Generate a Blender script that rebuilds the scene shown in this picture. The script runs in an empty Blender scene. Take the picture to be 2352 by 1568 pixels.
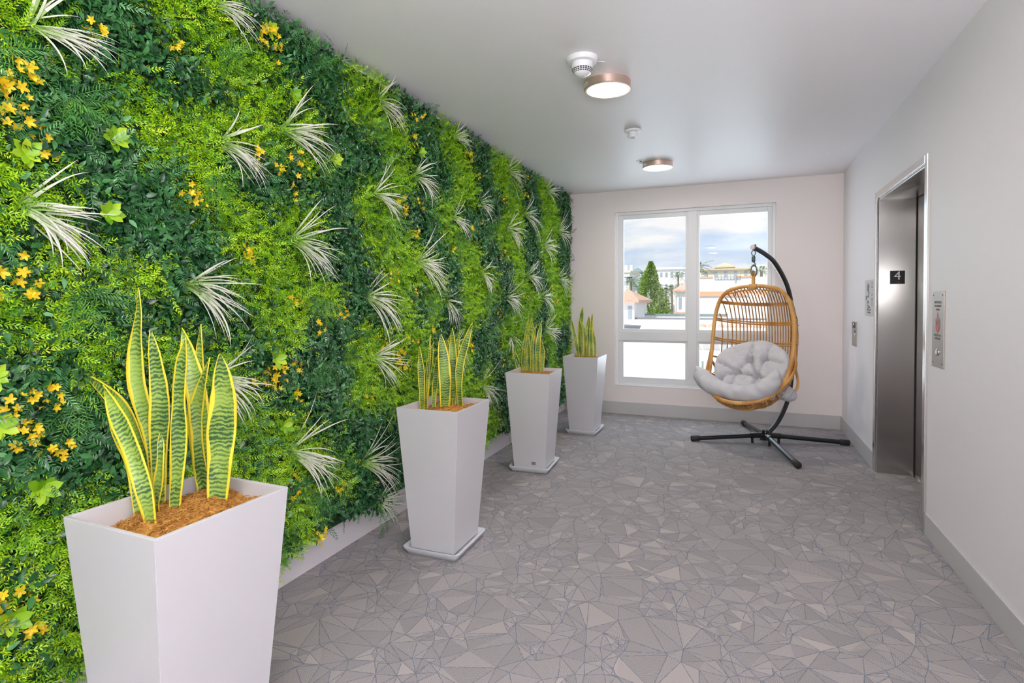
import bpy, bmesh, math, random
import numpy as np
from mathutils import Vector, Matrix, Quaternion
from mathutils.geometry import delaunay_2d_cdt
PI = math.pi
SC = bpy.context.scene
COL = SC.collection
rnd = random.Random(7)
SKY, SUN, REARP, SIDEP, FLASHP, FRONTP, EXPO = .92, 3.6, 9.0, 4.0, 180.0, 22.0, 0.12
SKYOFF = (.35, .1, .2)
SB= [(0.91,2.17),(0.94,2.09),(1.01,2.2),(0.91,2.11),(1.06,2.1),(1.37,2.39),(1.47,2.37),(1.64,2.47),(1.52,2.33),(1.56,2.45),(1.62,2.29),(1.68,2.26),(1.27,2.08),(1.34,2.06),(1.52,2.09),(1.43,1.99),(1.34,1.91),(1.68,2.14),(1.77,2.26),(0.89,1.74),(0.93,1.73),(0.9,1.67),(0.97,1.67),(1.03,1.7),(1.07,1.68),(0.89,1.59),(1.03,1.61),(1.55,1.8),(1.67,1.77),(1.63,1.67),(1.67,1.59),(0.97,1.48),(1.08,1.52),(1.13,1.5),(1.22,1.47),(1.29,1.49),(1.32,1.42),(1.06,1.42),(1.19,1.42),(1.02,1.36),(0.91,1.35),(0.89,1.29),(0.96,1.27),(1.08,1.32),(1.73,1.52),(1.86,2.1),(2.02,2.13),(1.5,1.95),(1.55,1.81),(1.63,1.79),(1.81,1.68),(1.96,1.7),(1.76,1.58),(1.88,1.61),(2.07,1.75),(2.1,1.67),(1.87,2.39),(1.97,2.33),(1.86,2.21),(2.02,2.21),(2.13,2.01),(1.83,2.22),(1.95,2.22),(2.1,2.26),(2.44,2.6),(2.48,2.44),(2.59,2.6),(2.44,2.37),(2.8,2.25),(2.92,2.35),(2.86,2.17),(2.22,2.14),(2.69,2.39),(3.47,2.55),(3.52,2.44),(3.73,2.37),(3.82,2.27),(3.73,2.17),(4.49,2.59),(4.36,2.42),(4.75,2.6),(4.62,2.38),(4.75,2.25),(5.55,2.58),(5.63,2.33),(5.95,2.26),(2.84,2.2),(2.56,1.96),(3.46,2.0),(2.83,1.69),(2.95,1.66),(2.88,1.56),(3.22,1.5),(3.29,1.43),(2.77,1.78),(3.5,1.83),(3.72,1.69),(3.9,1.61),(3.8,1.44),(3.97,1.31),(3.86,1.22),(4.22,1.49),(4.61,1.85),(4.88,1.72),(4.88,1.56),(4.47,1.94),(5.54,2.06),(5.73,1.77),(5.84,1.66),(5.03,1.3),(5.35,1.41),(5.93,1.23),(6.36,1.42),(4.47,1.06),(5.72,0.99),(3.01,1.53),(2.94,1.35),(2.94,1.25),(2.76,1.12),(3.71,0.89),(1.7,1.41),(1.82,1.29),(1.95,1.26),(1.88,1.21),(1.91,1.39),(1.98,1.2),(1.66,1.17),(2.47,1.09),(2.57,1.15),(2.42,0.86),(2.62,0.92),(2.79,0.84),(2.79,1.1),(2.85,1.33),(2.79,1.2),(2.29,1.42),(1.75,0.92),(1.75,0.82),(1.87,0.81),(2.01,0.74),(1.87,0.72),(2.04,0.66),(2.16,0.63),(1.79,0.63),(1.87,0.58),(1.99,0.54),(2.17,0.62),(2.27,0.53),(2.35,0.42),(1.99,0.39),(1.95,0.34),(2.05,0.27),(1.9,0.17),(2.03,0.18),(0.89,1.31),(0.96,1.29),(0.91,1.25),(0.99,1.24),(1.15,1.22),(1.17,1.14),(1.11,1.18),(1.15,1.11),(0.95,0.74),(1.04,0.76),(0.88,0.77),(0.9,0.7),(0.98,0.68),(0.88,0.62),(0.98,0.56),(0.91,0.55),(0.98,0.44),(0.9,0.43),(0.99,0.31),(0.88,0.34),(1.0,0.22),(1.85,1.53),(1.76,1.41),(2.58,1.73),(2.71,1.69),(2.71,1.89),(2.12,1.42),(2.01,1.54),(1.41,1.22),(1.62,1.24),(1.36,1.2),(1.62,0.92),(1.66,1.06),(1.61,0.71),(4.11,0.72),(4.02,0.52),(6.4,0.53),(4.19,0.38),(5.8,0.64)]
SD= [(1.1,2.22),(1.19,2.27),(1.16,2.18),(0.9,2.05),(0.98,2.08),(0.96,1.98),(1.09,2.06),(1.23,2.16),(1.29,2.29),(1.43,2.26),(1.38,2.18),(1.46,2.15),(1.64,2.18),(0.98,1.9),(1.09,1.96),(1.15,1.9),(0.97,1.81),(1.22,1.85),(1.26,1.81),(1.15,1.71),(1.22,1.63),(1.29,1.72),(1.4,1.69),(1.37,1.78),(1.12,1.58),(0.93,1.53),(0.93,1.46),(0.97,1.42),(1.15,1.39),(1.26,1.54),(1.37,1.56),(1.45,1.5),(1.51,1.44),(1.59,1.58),(1.36,1.31),(1.5,1.28),(1.26,1.28),(1.72,1.88),(1.81,1.9),(2.02,1.94),(1.88,1.84),(1.51,1.62),(2.22,1.92),(2.32,1.83),(2.43,1.68),(2.46,1.57),(2.26,1.78),(2.13,2.1),(2.33,2.17),(2.02,2.29),(2.2,2.35),(1.97,2.6),(2.14,2.56),(2.27,2.65),(1.82,2.61),(2.22,2.35),(2.3,2.52),(1.96,2.42),(2.26,2.15),(2.39,2.27),(2.53,2.16),(3.05,2.46),(3.16,2.31),(3.03,2.6),(3.23,2.48),(3.26,2.34),(3.35,2.25),(4.03,2.48),(4.08,2.36),(4.12,2.24),(3.92,2.57),(5.05,2.51),(5.15,2.37),(5.37,2.24),(6.15,2.61),(6.39,2.45),(2.61,2.18),(3.02,1.86),(3.39,2.18),(3.73,2.0),(4.31,2.18),(3.22,1.91),(3.3,1.77),(3.48,1.63),(3.53,1.51),(4.12,1.9),(4.23,1.77),(4.42,1.64),(4.52,1.5),(4.34,1.21),(5.12,1.79),(5.35,1.69),(5.2,1.96),(6.28,2.0),(6.37,1.75),(5.53,1.53),(5.53,1.17),(4.0,1.09),(6.13,0.84),(3.53,1.31),(2.76,1.22),(3.08,1.39),(4.0,0.91),(4.34,0.93),(5.53,0.73),(1.67,1.34),(1.66,1.24),(1.81,1.15),(1.75,1.13),(2.01,1.09),(2.16,1.17),(2.33,1.22),(2.47,1.27),(2.43,1.33),(2.25,1.08),(2.08,0.91),(2.2,0.78),(2.28,0.65),(2.42,0.65),(2.62,0.57),(2.33,0.93),(1.87,0.92),(1.95,0.49),(1.8,0.69),(2.22,0.41),(2.49,0.39),(2.44,0.52),(2.56,0.56),(2.68,0.3),(2.22,0.31),(2.43,0.19),(1.93,0.25),(2.19,0.22),(0.89,1.21),(0.98,1.18),(1.03,1.17),(0.92,1.11),(1.03,1.05),(0.9,1.0),(0.99,0.87),(1.06,0.96),(1.1,0.84),(0.9,0.86),(1.02,0.8),(1.21,1.0),(1.14,1.29),(0.87,0.52),(0.95,0.54),(0.95,0.36),(2.16,1.55),(2.32,1.52),(2.25,1.6),(2.4,2.03),(1.54,1.24),(1.25,1.08),(1.39,0.95),(4.29,0.59),(4.58,0.3),(6.21,0.29),(4.03,0.98)]
TUFTS= [(0.975,2.163,-4,0.15,0.9),(1.585,2.523,-7,0.11,0.8),(0.939,1.629,-39,0.16,1.1),(1.616,1.995,-40,0.16,1),(1.943,2.132,-14,0.22,0.9),(2.66,2.503,-18,0.18,1),(3.042,2.16,-30,0.19,1),(2.62,1.966,-20,0.19,1),(3.587,2.551,-4,0.15,0.9),(4.572,2.515,-11,0.23,0.9),(3.56,1.963,-39,0.12,0.8),(3.979,2.136,-24,0.16,0.9),(1.99,1.639,-34,0.23,1),(1.454,1.423,-40,0.21,1),(3.073,1.611,-24,0.25,1),(2.535,1.384,-36,0.24,1),(4.032,1.588,-55,0.15,0.9),(3.447,1.367,-63,0.13,0.8),(4.994,2.199,-22,0.27,1),(4.578,2.002,-22,0.22,1),(5.549,1.937,-17,0.29,0.8),(6.087,2.15,-14,0.29,0.9),(4.511,1.392,-29,0.23,0.9),(5.088,1.609,-31,0.22,0.9),(6.084,1.613,-30,0.24,0.9),(5.502,1.399,-30,0.22,0.9),(2.587,1.042,-46,0.21,0.8),(1.561,1.054,-51,0.19,1),(3.549,1.021,-47,0.16,0.9),(4.023,0.679,-38,0.22,0.9),(1.962,0.662,-42,0.27,1),(2.499,0.465,-38,0.25,0.9),(2.617,0.208,-29,0.18,0.5),(5.602,1.038,-15,0.36,0.8),(5.641,2.534,-7,0.27,0.8),(4.643,1.046,-127,0.14,0.8)]
FLOW= [(0.95,1.98,1.3),(0.95,1.86,1.3),(0.99,1.82,1.2),(0.94,2.02,1),(0.93,1.91,0.9),(0.87,1.95,1.3),(0.91,1.44,1.3),(0.93,1.37,1.2),(1.42,2.27,0.9),(1.13,2.22,1),(1.83,2.5,1.4),(1.89,2.49,1),(1.46,1.76,1.1),(1.51,1.75,0.8),(1.78,1.98,1),(1.89,1.94,0.9),(1.98,2.02,1),(2.03,1.99,0.8),(1.99,1.88,1.2),(1.73,1.53,1.2),(1.98,1.36,1),(2.3,1.3,1),(2.15,1.21,1),(1.83,1.02,1.4),(1.89,1.05,1.1),(2.01,1.04,1),(1.74,1.03,1),(1.98,0.92,1),(1.85,0.99,1),(2.86,1.92,1.6),(3.06,1.98,0.9),(3.02,1.81,1.2),(3.04,2.53,1.2),(3.0,2.37,1.3),(3.78,2.47,1.3),(3.96,2.35,0.8),(4.97,2.55,1),(4.99,2.38,1),(4.45,2.25,0.9),(4.76,1.47,0.8),(5.02,1.4,1),(3.49,1.73,0.8),(4.3,1.27,1),(3.02,1.39,0.8),(2.76,1.51,1.2),(3.21,1.16,1),(2.99,1.09,1),(3.71,1.08,0.9),(3.8,0.99,1.3),(2.83,1.03,1.2),(2.89,0.97,1.2),(4.42,1.74,0.9),(3.8,1.9,1.3),(4.01,1.99,0.8),(4.79,1.91,1),(5.76,1.51,0.9),(2.81,1.02,1),(2.53,0.82,0.9),(1.01,1.08,1),(0.95,1.08,1),(0.89,1.05,1.1),(0.95,0.95,1.1),(1.0,0.9,1.1),(0.93,1.01,1),(0.96,0.42,1.2),(0.9,0.5,1.2),(0.85,0.51,1.2),(1.99,0.49,1.2),(2.28,0.41,0.9),(2.12,0.18,1.2),(4.46,0.81,1.1),(5.95,1.36,0.9),(2.66,1.12,0.9)]
FERN= [(1.068,1.985,-26,0.08,1.2),(1.068,1.985,-75,0.11,1.2),(1.622,2.364,-33,0.09,1),(1.554,1.845,-45,0.14,1.1),(1.089,1.392,-59,0.15,1.1),(2.132,2.508,-21,0.13,1),(2.088,2.521,112,0.04,0.9),(2.187,2.032,-9,0.12,1),(2.146,1.381,-77,0.13,1),(2.173,1.06,-83,0.11,1.1),(1.61,0.926,-57,0.21,1.1),(2.625,2.335,-4,0.13,1),(3.155,2.508,-20,0.14,1),(3.12,1.966,13,0.21,1),(2.703,1.825,-20,0.17,1),(4.078,1.942,-35,0.16,1),(3.197,1.36,-37,0.12,1),(4.052,1.045,-28,0.22,1),(2.148,0.421,-113,0.12,1),(2.638,0.163,-33,0.16,0.8),(3.585,2.4,-100,0.13,0.9),(1.083,1.069,-85,0.13,1),(4.549,2.326,-1,0.16,0.9),(3.579,1.818,-19,0.19,1),(4.072,1.361,-12,0.18,1),(0.886,2.057,-29,0.03,1)]
BROAD= [(0.95,1.78),(1.19,1.89),(1.17,1.64),(1.99,2.3),(1.85,2.54),(0.87,1.01),(0.86,1.15),(0.97,0.8),(1.87,1.1),(1.91,0.79),(2.26,2.07),(3.08,2.31),(1.29,0.62),(0.89,0.45)]
LEAVES=[
[
( [(-0.126,-0.046,0.745),(-0.153,-0.046,0.83),(-0.196,-0.046,0.9),(-0.258,-0.046,1.009)] , 0.039 ),
( [(-0.027,-0.072,0.745),(-0.056,-0.072,0.85),(-0.11,-0.072,0.964),(-0.181,-0.072,1.05),(-0.232,-0.072,1.115)] , 0.047 ),
( [(-0.159,0.011,0.745),(-0.224,0.011,0.892),(-0.315,0.011,1.025),(-0.484,0.011,1.131)] , 0.046 ),
( [(-0.178,0.048,0.745),(-0.186,0.048,0.902),(-0.222,0.048,1.014),(-0.255,0.048,1.107),(-0.26,0.048,1.213),(-0.25,0.048,1.319),(-0.26,0.048,1.398)] , 0.052 ),
( [(-0.14,0.019,0.745),(-0.144,0.019,0.862),(-0.146,0.019,0.939),(-0.139,0.019,1.067),(-0.148,0.019,1.168),(-0.161,0.019,1.269)] , 0.053 ),
( [(-0.109,0.002,0.745),(-0.084,0.002,0.874),(-0.1,0.002,0.972)] , 0.028 ),
( [(-0.069,0.018,0.745),(-0.061,0.018,0.922),(-0.061,0.018,1.072),(-0.041,0.018,1.172),(-0.008,0.018,1.252)] , 0.046 ),
( [(-0.112,0.15,0.774),(-0.116,0.15,0.938),(-0.136,0.15,1.073),(-0.173,0.15,1.18),(-0.206,0.15,1.27)] , 0.061 ),
( [(-0.115,0.15,0.785),(-0.141,0.15,1.045),(-0.142,0.15,1.154),(-0.117,0.15,1.283)] , 0.033 ),
( [(-0.111,0.15,0.785),(-0.135,0.15,0.936),(-0.13,0.15,1.018),(-0.105,0.15,1.101),(-0.081,0.15,1.178)] , 0.045 ),
( [(0.01,0.093,0.745),(0.019,0.093,0.86),(0.028,0.093,0.963),(0.041,0.093,1.076),(0.036,0.093,1.2)] , 0.077 ),
],
[
( [(-0.158,0.018,0.745),(-0.155,0.018,0.946),(-0.17,0.018,1.101)] , 0.037 ),
( [(-0.136,0.027,0.745),(-0.123,0.027,0.917),(-0.082,0.027,1.127)] , 0.033 ),
( [(-0.131,0.028,0.745),(-0.113,0.028,0.946),(-0.105,0.028,1.165)] , 0.014 ),
( [(-0.095,0.043,0.745),(-0.082,0.043,0.946),(-0.061,0.043,1.064)] , 0.029 ),
( [(-0.006,0.008,0.745),(-0.007,0.008,0.954),(-0.028,0.008,1.173)] , 0.067 ),
( [(-0.02,0.099,0.745),(-0.016,0.099,0.942),(-0.029,0.099,1.129)] , 0.024 ),
( [(-0.015,0.12,0.751),(-0.008,0.12,0.989),(-0.012,0.12,1.203)] , 0.046 ),
( [(-0.004,0.12,0.752),(0.015,0.12,1.04),(0.037,0.12,1.192)] , 0.024 ),
( [(0.051,0.099,0.745),(0.05,0.099,0.994),(0.124,0.099,1.235)] , 0.045 ),
( [(-0.125,0.114,0.745),(-0.1,0.114,0.986),(-0.015,0.114,1.172)] , 0.016 ),
],
[
( [(-0.171,0.12,0.756),(-0.187,0.12,0.843),(-0.234,0.12,0.941)] , 0.035 ),
( [(-0.156,0.12,0.757),(-0.136,0.12,0.962),(-0.084,0.12,1.238)] , 0.022 ),
( [(-0.093,0.12,0.76),(-0.096,0.12,0.919),(-0.1,0.12,1.151)] , 0.044 ),
( [(-0.063,0.12,0.761),(-0.059,0.12,0.964),(-0.019,0.12,1.16)] , 0.026 ),
( [(-0.032,0.12,0.763),(-0.031,0.12,0.965),(-0.049,0.12,1.181)] , 0.035 ),
( [(0.006,0.12,0.771),(-0.004,0.12,0.994),(0.03,0.12,1.199)] , 0.038 ),
( [(0.037,0.12,0.773),(0.037,0.12,0.909),(0.019,0.12,1.038)] , 0.035 ),
( [(-0.124,0.12,0.758),(-0.121,0.12,0.933),(-0.058,0.12,1.217)] , 0.017 ),
],
[
( [(-0.102,0.12,0.774),(-0.14,0.12,0.948),(-0.178,0.12,1.16)] , 0.037 ),
( [(-0.074,0.12,0.774),(-0.074,0.12,1.041),(-0.055,0.12,1.302)] , 0.059 ),
( [(-0.027,0.12,0.776),(-0.032,0.12,1.005),(-0.093,0.12,1.16)] , 0.041 ),
( [(0.001,0.12,0.777),(0.001,0.12,1.006),(0.011,0.12,1.198)] , 0.048 ),
( [(0.039,0.12,0.778),(0.026,0.12,1.006),(0.048,0.12,1.229)] , 0.04 ),
( [(0.072,0.12,0.779),(0.072,0.12,0.934),(0.048,0.12,1.08)] , 0.027 ),
( [(-0.046,0.12,0.775),(-0.017,0.12,1.042),(0.005,0.12,1.179)] , 0.024 ),
],
]
# ------------------------------------------------------------------ helpers
def link(o):
    COL.objects.link(o); return o
def thing(name, label, cat, loc=(0, 0, 0), rz=0.0, group=None):
    o = bpy.data.objects.new(name, None); link(o)
    o.empty_display_size = 0.1
    o.location = loc; o.rotation_euler = (0, 0, rz)
    o['label'] = label; o['category'] = cat
    if group: o['group'] = group
    return o
def tag(o, label, cat, group=None, kind=None):
    o['label'] = label; o['category'] = cat
    if group: o['group'] = group
    if kind: o['kind'] = kind
    return o
def finish(me, smooth=False, angle=None):
    if smooth:
        me.shade_smooth()
        if angle: me.set_sharp_from_angle(angle=math.radians(angle))
def obj(name, bm, mat, parent=None, smooth=False, angle=35, label=None):
    me = bpy.data.meshes.new(name)
    if isinstance(bm, bmesh.types.BMesh):
        bmesh.ops.recalc_face_normals(bm, faces=bm.faces)
        bm.to_mesh(me); bm.free()
    else:
        v, f = bm; me.from_pydata([tuple(p) for p in v], [], f); me.update()
    mats = mat if isinstance(mat, (list, tuple)) else [mat]
    for m in mats: me.materials.append(m)
    if smooth: finish(me, True, angle)
    o = link(bpy.data.objects.new(name, me))
    if parent: o.parent = parent
    if label: o['label'] = label
    return o
def struct(name, bm, mat, parent=None, **k):
    o = obj(name, bm, mat, parent, **k)
    if not parent: o['kind'] = 'structure'
    return o
def box(bm, x0, x1, y0, y1, z0, z1, bev=0.0, mi=0):
    b2 = bmesh.new() if bev else bm
    r = bmesh.ops.create_cube(b2, size=1.0)
    for v in r['verts']:
        v.co = Vector(((x0 + x1) / 2 + v.co.x * (x1 - x0), (y0 + y1) / 2 + v.co.y * (y1 - y0), (z0 + z1) / 2 + v.co.z * (z1 - z0)))
    if bev:
        bmesh.ops.bevel(b2, geom=list(b2.edges), offset=bev, segments=2, profile=0.6, affect='EDGES')
        merge(bm, b2, mi)
    elif mi:
        for f in set(f for v in r['verts'] for f in v.link_faces): f.material_index = mi
    return bm
def merge(bm, b2, mi=0):
    mp = {}
    for v in b2.verts: mp[v] = bm.verts.new(v.co)
    for f in b2.faces:
        nf = bm.faces.new([mp[v] for v in f.verts]); nf.material_index = mi
    b2.free()
def lathe(bm, prof, n=32, c=(0, 0, 0), mi=0):
    rings = []
    for r, z in prof:
        if r < 1e-5: rings.append([bm.verts.new((c[0], c[1], c[2] + z))])
        else: rings.append([bm.verts.new((c[0] + r * math.cos(2 * PI * i / n), c[1] + r * math.sin(2 * PI * i / n), c[2] + z)) for i in range(n)])
    for a, b in zip(rings, rings[1:]):
        for i in range(n):
            j = (i + 1) % n
            vs = [a[i % len(a)], a[j % len(a)], b[j % len(b)], b[i % len(b)]]
            u = []
            for v in vs:
                if v not in u: u.append(v)
            if len(u) > 2: bm.faces.new(u).material_index = mi
    return bm
def frames(pts):
    pts = [Vector(p) for p in pts]; T = []
    for i in range(len(pts)):
        a = pts[max(i - 1, 0)]; b = pts[min(i + 1, len(pts) - 1)]
        t = (b - a); T.append(t.normalized() if t.length > 1e-9 else Vector((0, 0, 1)))
    up = Vector((0, 0, 1)) if abs(T[0].z) < .9 else Vector((1, 0, 0))
    n = T[0].cross(up).normalized(); N = [n]
    for i in range(1, len(pts)):
        q = T[i - 1].rotation_difference(T[i]); n = q @ N[-1]
        n = (n - T[i] * n.dot(T[i])).normalized(); N.append(n)
    return pts, T, N
def tube(bm, pts, r, seg=10, closed=False, caps=True, mi=0):
    pts, T, N = frames(pts)
    R = r if isinstance(r, (list, tuple)) else [r] * len(pts)
    if closed:   # periodic curve: tangents wrap
        n = len(pts)
        T = [(pts[(i + 1) % n] - pts[i - 1]).normalized() for i in range(n)]
        nn = N[0]; N = []
        for i in range(n):
            if i: nn = T[i - 1].rotation_difference(T[i]) @ nn
            nn = (nn - T[i] * nn.dot(T[i])).normalized(); N.append(nn)
    rings = []
    for p, t, n, rr in zip(pts, T, N, R):
        b = t.cross(n)
        rings.append([bm.verts.new(p + (n * math.cos(2 * PI * k / seg) + b * math.sin(2 * PI * k / seg)) * rr) for k in range(seg)])
    m = len(rings)
    for i in range(m if closed else m - 1):
        a, b = rings[i], rings[(i + 1) % m]
        off = 0
        if closed and i == m - 1:
            off = min(range(seg), key=lambda o: (a[0].co - b[o].co).length)
        for k in range(seg):
            bm.faces.new((a[k], a[(k + 1) % seg], b[(k + 1 + off) % seg], b[(k + off) % seg])).material_index = mi
    if caps and not closed:
        bm.faces.new(rings[0][::-1]).material_index = mi; bm.faces.new(rings[-1]).material_index = mi
    return bm
def spline(pts, n=8, closed=False):
    P = [Vector(p) for p in pts]; out = []
    m = len(P)
    for i in range(m if closed else m - 1):
        if closed: a, b, c, d = P[i - 1], P[i], P[(i + 1) % m], P[(i + 2) % m]
        else: a, b, c, d = P[max(i - 1, 0)], P[i], P[i + 1], P[min(i + 2, m - 1)]
        for k in range(n):
            t = k / n
            out.append(0.5 * ((2 * b) + (c - a) * t + (2 * a - 5 * b + 4 * c - d) * t * t + (3 * b - a - 3 * c + d) * t ** 3))
    if not closed: out.append(P[-1])
    return out
def interp(tab, x):
    xs = [t[0] for t in tab]
    if x <= xs[0]: return tab[0][1]
    for a, b in zip(tab, tab[1:]):
        if x <= b[0]:
            return a[1] + (b[1] - a[1]) * (x - a[0]) / (b[0] - a[0])
    return tab[-1][1]

# ------------------------------------------------------------------ materials
def mat(name, col, rough=0.6, metal=0.0, spec=0.5, **k):
    m = bpy.data.materials.new(name); m.use_nodes = True
    b = m.node_tree.nodes['Principled BSDF']
    b.inputs['Base Color'].default_value = (*col, 1)
    b.inputs['Roughness'].default_value = rough
    b.inputs['Metallic'].default_value = metal
    b.inputs['Specular IOR Level'].default_value = spec
    for kk, v in k.items(): b.inputs[kk.replace('_', ' ')].default_value = v
    return m
def N(m, t, **k):
    n = m.node_tree.nodes.new(t)
    for a, v in k.items(): setattr(n, a, v)
    return n
def L(m, a, b): m.node_tree.links.new(a, b)
def bsdf(m): return m.node_tree.nodes['Principled BSDF']
def vary(m, c1, c2, scale=8.0, detail=4.0, stretch=(1, 1, 1), coord='Object', lo=.35, hi=.65):
    tc = N(m, 'ShaderNodeTexCoord'); mp = N(m, 'ShaderNodeMapping'); mp.inputs['Scale'].default_value = stretch
    no = N(m, 'ShaderNodeTexNoise'); no.inputs['Scale'].default_value = scale; no.inputs['Detail'].default_value = detail
    cr = N(m, 'ShaderNodeValToRGB')
    cr.color_ramp.elements[0].position = lo; cr.color_ramp.elements[0].color = (*c1, 1)
    cr.color_ramp.elements[1].position = hi; cr.color_ramp.elements[1].color = (*c2, 1)
    L(m, tc.outputs[coord], mp.inputs[0]); L(m, mp.outputs[0], no.inputs['Vector']); L(m, no.outputs[0], cr.inputs[0])
    L(m, cr.outputs[0], bsdf(m).inputs['Base Color']); return m
def bump(m, scale=300.0, strength=0.1, dist=0.002, stretch=(1, 1, 1), detail=3):
    tc = N(m, 'ShaderNodeTexCoord'); mp = N(m, 'ShaderNodeMapping'); mp.inputs['Scale'].default_value = stretch
    no = N(m, 'ShaderNodeTexNoise'); no.inputs['Scale'].default_value = scale; no.inputs['Detail'].default_value = detail
    bu = N(m, 'ShaderNodeBump'); bu.inputs['Strength'].default_value = strength; bu.inputs['Distance'].default_value = dist
    L(m, tc.outputs['Object'], mp.inputs[0]); L(m, mp.outputs[0], no.inputs['Vector']); L(m, no.outputs[0], bu.inputs['Height'])
    L(m, bu.outputs[0], bsdf(m).inputs['Normal']); return m
def tone_mat(name, stops, rough=0.4, attr='tone', spec=.5, trans=0.0):
    m = mat(name, stops[0][1], rough, spec=spec)
    a = N(m, 'ShaderNodeAttribute', attribute_name=attr); cr = N(m, 'ShaderNodeValToRGB')
    e = cr.color_ramp.elements
    e[0].position = stops[0][0]; e[0].color = (*stops[0][1], 1); e[1].position = stops[-1][0]; e[1].color = (*stops[-1][1], 1)
    for p, c in stops[1:-1]:
        n = e.new(p); n.color = (*c, 1)
    L(m, a.outputs['Fac'], cr.inputs[0]); L(m, cr.outputs[0], bsdf(m).inputs['Base Color'])
    if trans:
        tr = N(m, 'ShaderNodeBsdfTranslucent'); mx = N(m, 'ShaderNodeMixShader'); mx.inputs[0].default_value = trans
        L(m, cr.outputs[0], tr.inputs[0]); L(m, bsdf(m).outputs[0], mx.inputs[1]); L(m, tr.outputs[0], mx.inputs[2])
        L(m, mx.outputs[0], m.node_tree.nodes['Material Output'].inputs[0])
    return m
WALLC = (.80, .79, .79)
M = {}
M['wall'] = bump(mat('wall_paint', (.87, .835, .865), .55), 220, .25, .0015)
M['wallback'] = bump(mat('wall_paint_warm', (.88, .815, .80), .6), 220, .2, .0015)
M['ceil'] = bump(mat('ceiling_paint', (.86, .84, .87), .42), 180, .35, .002)
M['base'] = mat('grey_baseboard', (.56, .55, .555), .45)
M['frame'] = mat('window_vinyl', (.80, .81, .83), .35)
M['planter'] = mat('white_planter_lacquer', (.66, .65, .67), .3)
M['saucer'] = mat('white_plastic', (.76, .78, .82), .35)
M['black'] = mat('black_powder_coat', (.018, .018, .02), .2)
M['rubber'] = mat('black_rubber', (.02, .02, .02), .6)
M['chain'] = mat('dark_steel', (.12, .16, .15), .4, .8)
M['whitep'] = mat('white_device_plastic', (.82, .83, .86), .4)
M['dark'] = mat('dark_gap', (.015, .015, .015), .6)
M['cushion'] = bump(vary(mat('grey_canvas', (.5, .5, .53), .9, spec=.2), (.58, .575, .60), (.64, .63, .66), 14), 900, .15, .001)
M['seam'] = mat('grey_seam', (.2, .2, .22), .9)
rt = vary(mat('rattan', (.6, .3, .09), .45), (.50, .22, .05), (.82, .46, .15), 9, 5, (1, 1, .35))
M['rattan'] = rt
M['rattan2'] = vary(mat('rattan_rod', (.5, .25, .08), .5), (.42, .19, .05), (.66, .34, .10), 12)
M['moss'] = vary(mat('coco_moss', (.4, .2, .05), .95, spec=.1), (.30, .12, .03), (.62, .33, .08), 60, 5)
M['backing'] = mat('foliage_net', (.012, .05, .015), .8)
M['bronze'] = mat('brushed_nickel_rose', (.86, .66, .56), .35, 1.0)
def steel(name, col, r, an, stretch):
    m = mat(name, col, r, 1.0)
    bsdf(m).inputs['Anisotropic'].default_value = an
    t = N(m, 'ShaderNodeTangent'); t.direction_type = 'RADIAL'; t.axis = 'Z'
    L(m, t.outputs[0], bsdf(m).inputs['Tangent']); bsdf(m).inputs['Anisotropic Rotation'].default_value = 0
    tc = N(m, 'ShaderNodeTexCoord'); mp = N(m, 'ShaderNodeMapping'); mp.inputs['Scale'].default_value = stretch
    no = N(m, 'ShaderNodeTexNoise'); no.inputs['Scale'].default_value = 60; no.inputs['Detail'].default_value = 3
    mr = N(m, 'ShaderNodeMapRange'); mr.inputs['To Min'].default_value = r * .8; mr.inputs['To Max'].default_value = r * 1.25
    L(m, tc.outputs['Object'], mp.inputs[0]); L(m, mp.outputs[0], no.inputs['Vector']); L(m, no.outputs[0], mr.inputs['Value']); L(m, mr.outputs[0], bsdf(m).inputs['Roughness'])
    return m
M['steel'] = steel('brushed_steel', (.56, .535, .52), .23, .95, (30, 30, .5))
M['steelp'] = mat('steel_plate', (.40, .365, .325), .42, 1.0)
M['steelf'] = mat('satin_steel_frame', (.74, .73, .71), .22, 1.0)
def glass():
    m = bpy.data.materials.new('window_glass'); m.use_nodes = True
    nt = m.node_tree; nt.nodes.clear()
    o = nt.nodes.new('ShaderNodeOutputMaterial'); mx = nt.nodes.new('ShaderNodeMixShader')
    t = nt.nodes.new('ShaderNodeBsdfTransparent'); g = nt.nodes.new('ShaderNodeBsdfGlossy'); g.inputs['Roughness'].default_value = .02
    mx.inputs[0].default_value = .03
    nt.links.new(t.outputs[0], mx.inputs[1]); nt.links.new(g.outputs[0], mx.inputs[2]); nt.links.new(mx.outputs[0], o.inputs[0])
    return m
M['glass'] = glass()
def emit(name, col, s):
    m = mat(name, col, .5)
    bsdf(m).inputs['Emission Color'].default_value = (*col, 1); bsdf(m).inputs['Emission Strength'].default_value = s
    return m
M['lamp'] = emit('lamp_diffuser', (1, .92, .87), 88.0)

# ------------------------------------------------------------------ room shell
XL, XR, D, H = -1.998, 1.0143, 6.63, 2.674
YB = -3.2
WX0, WX1, WZ0, WZ1 = -1.369, .381, .3404, 2.4227
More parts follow.
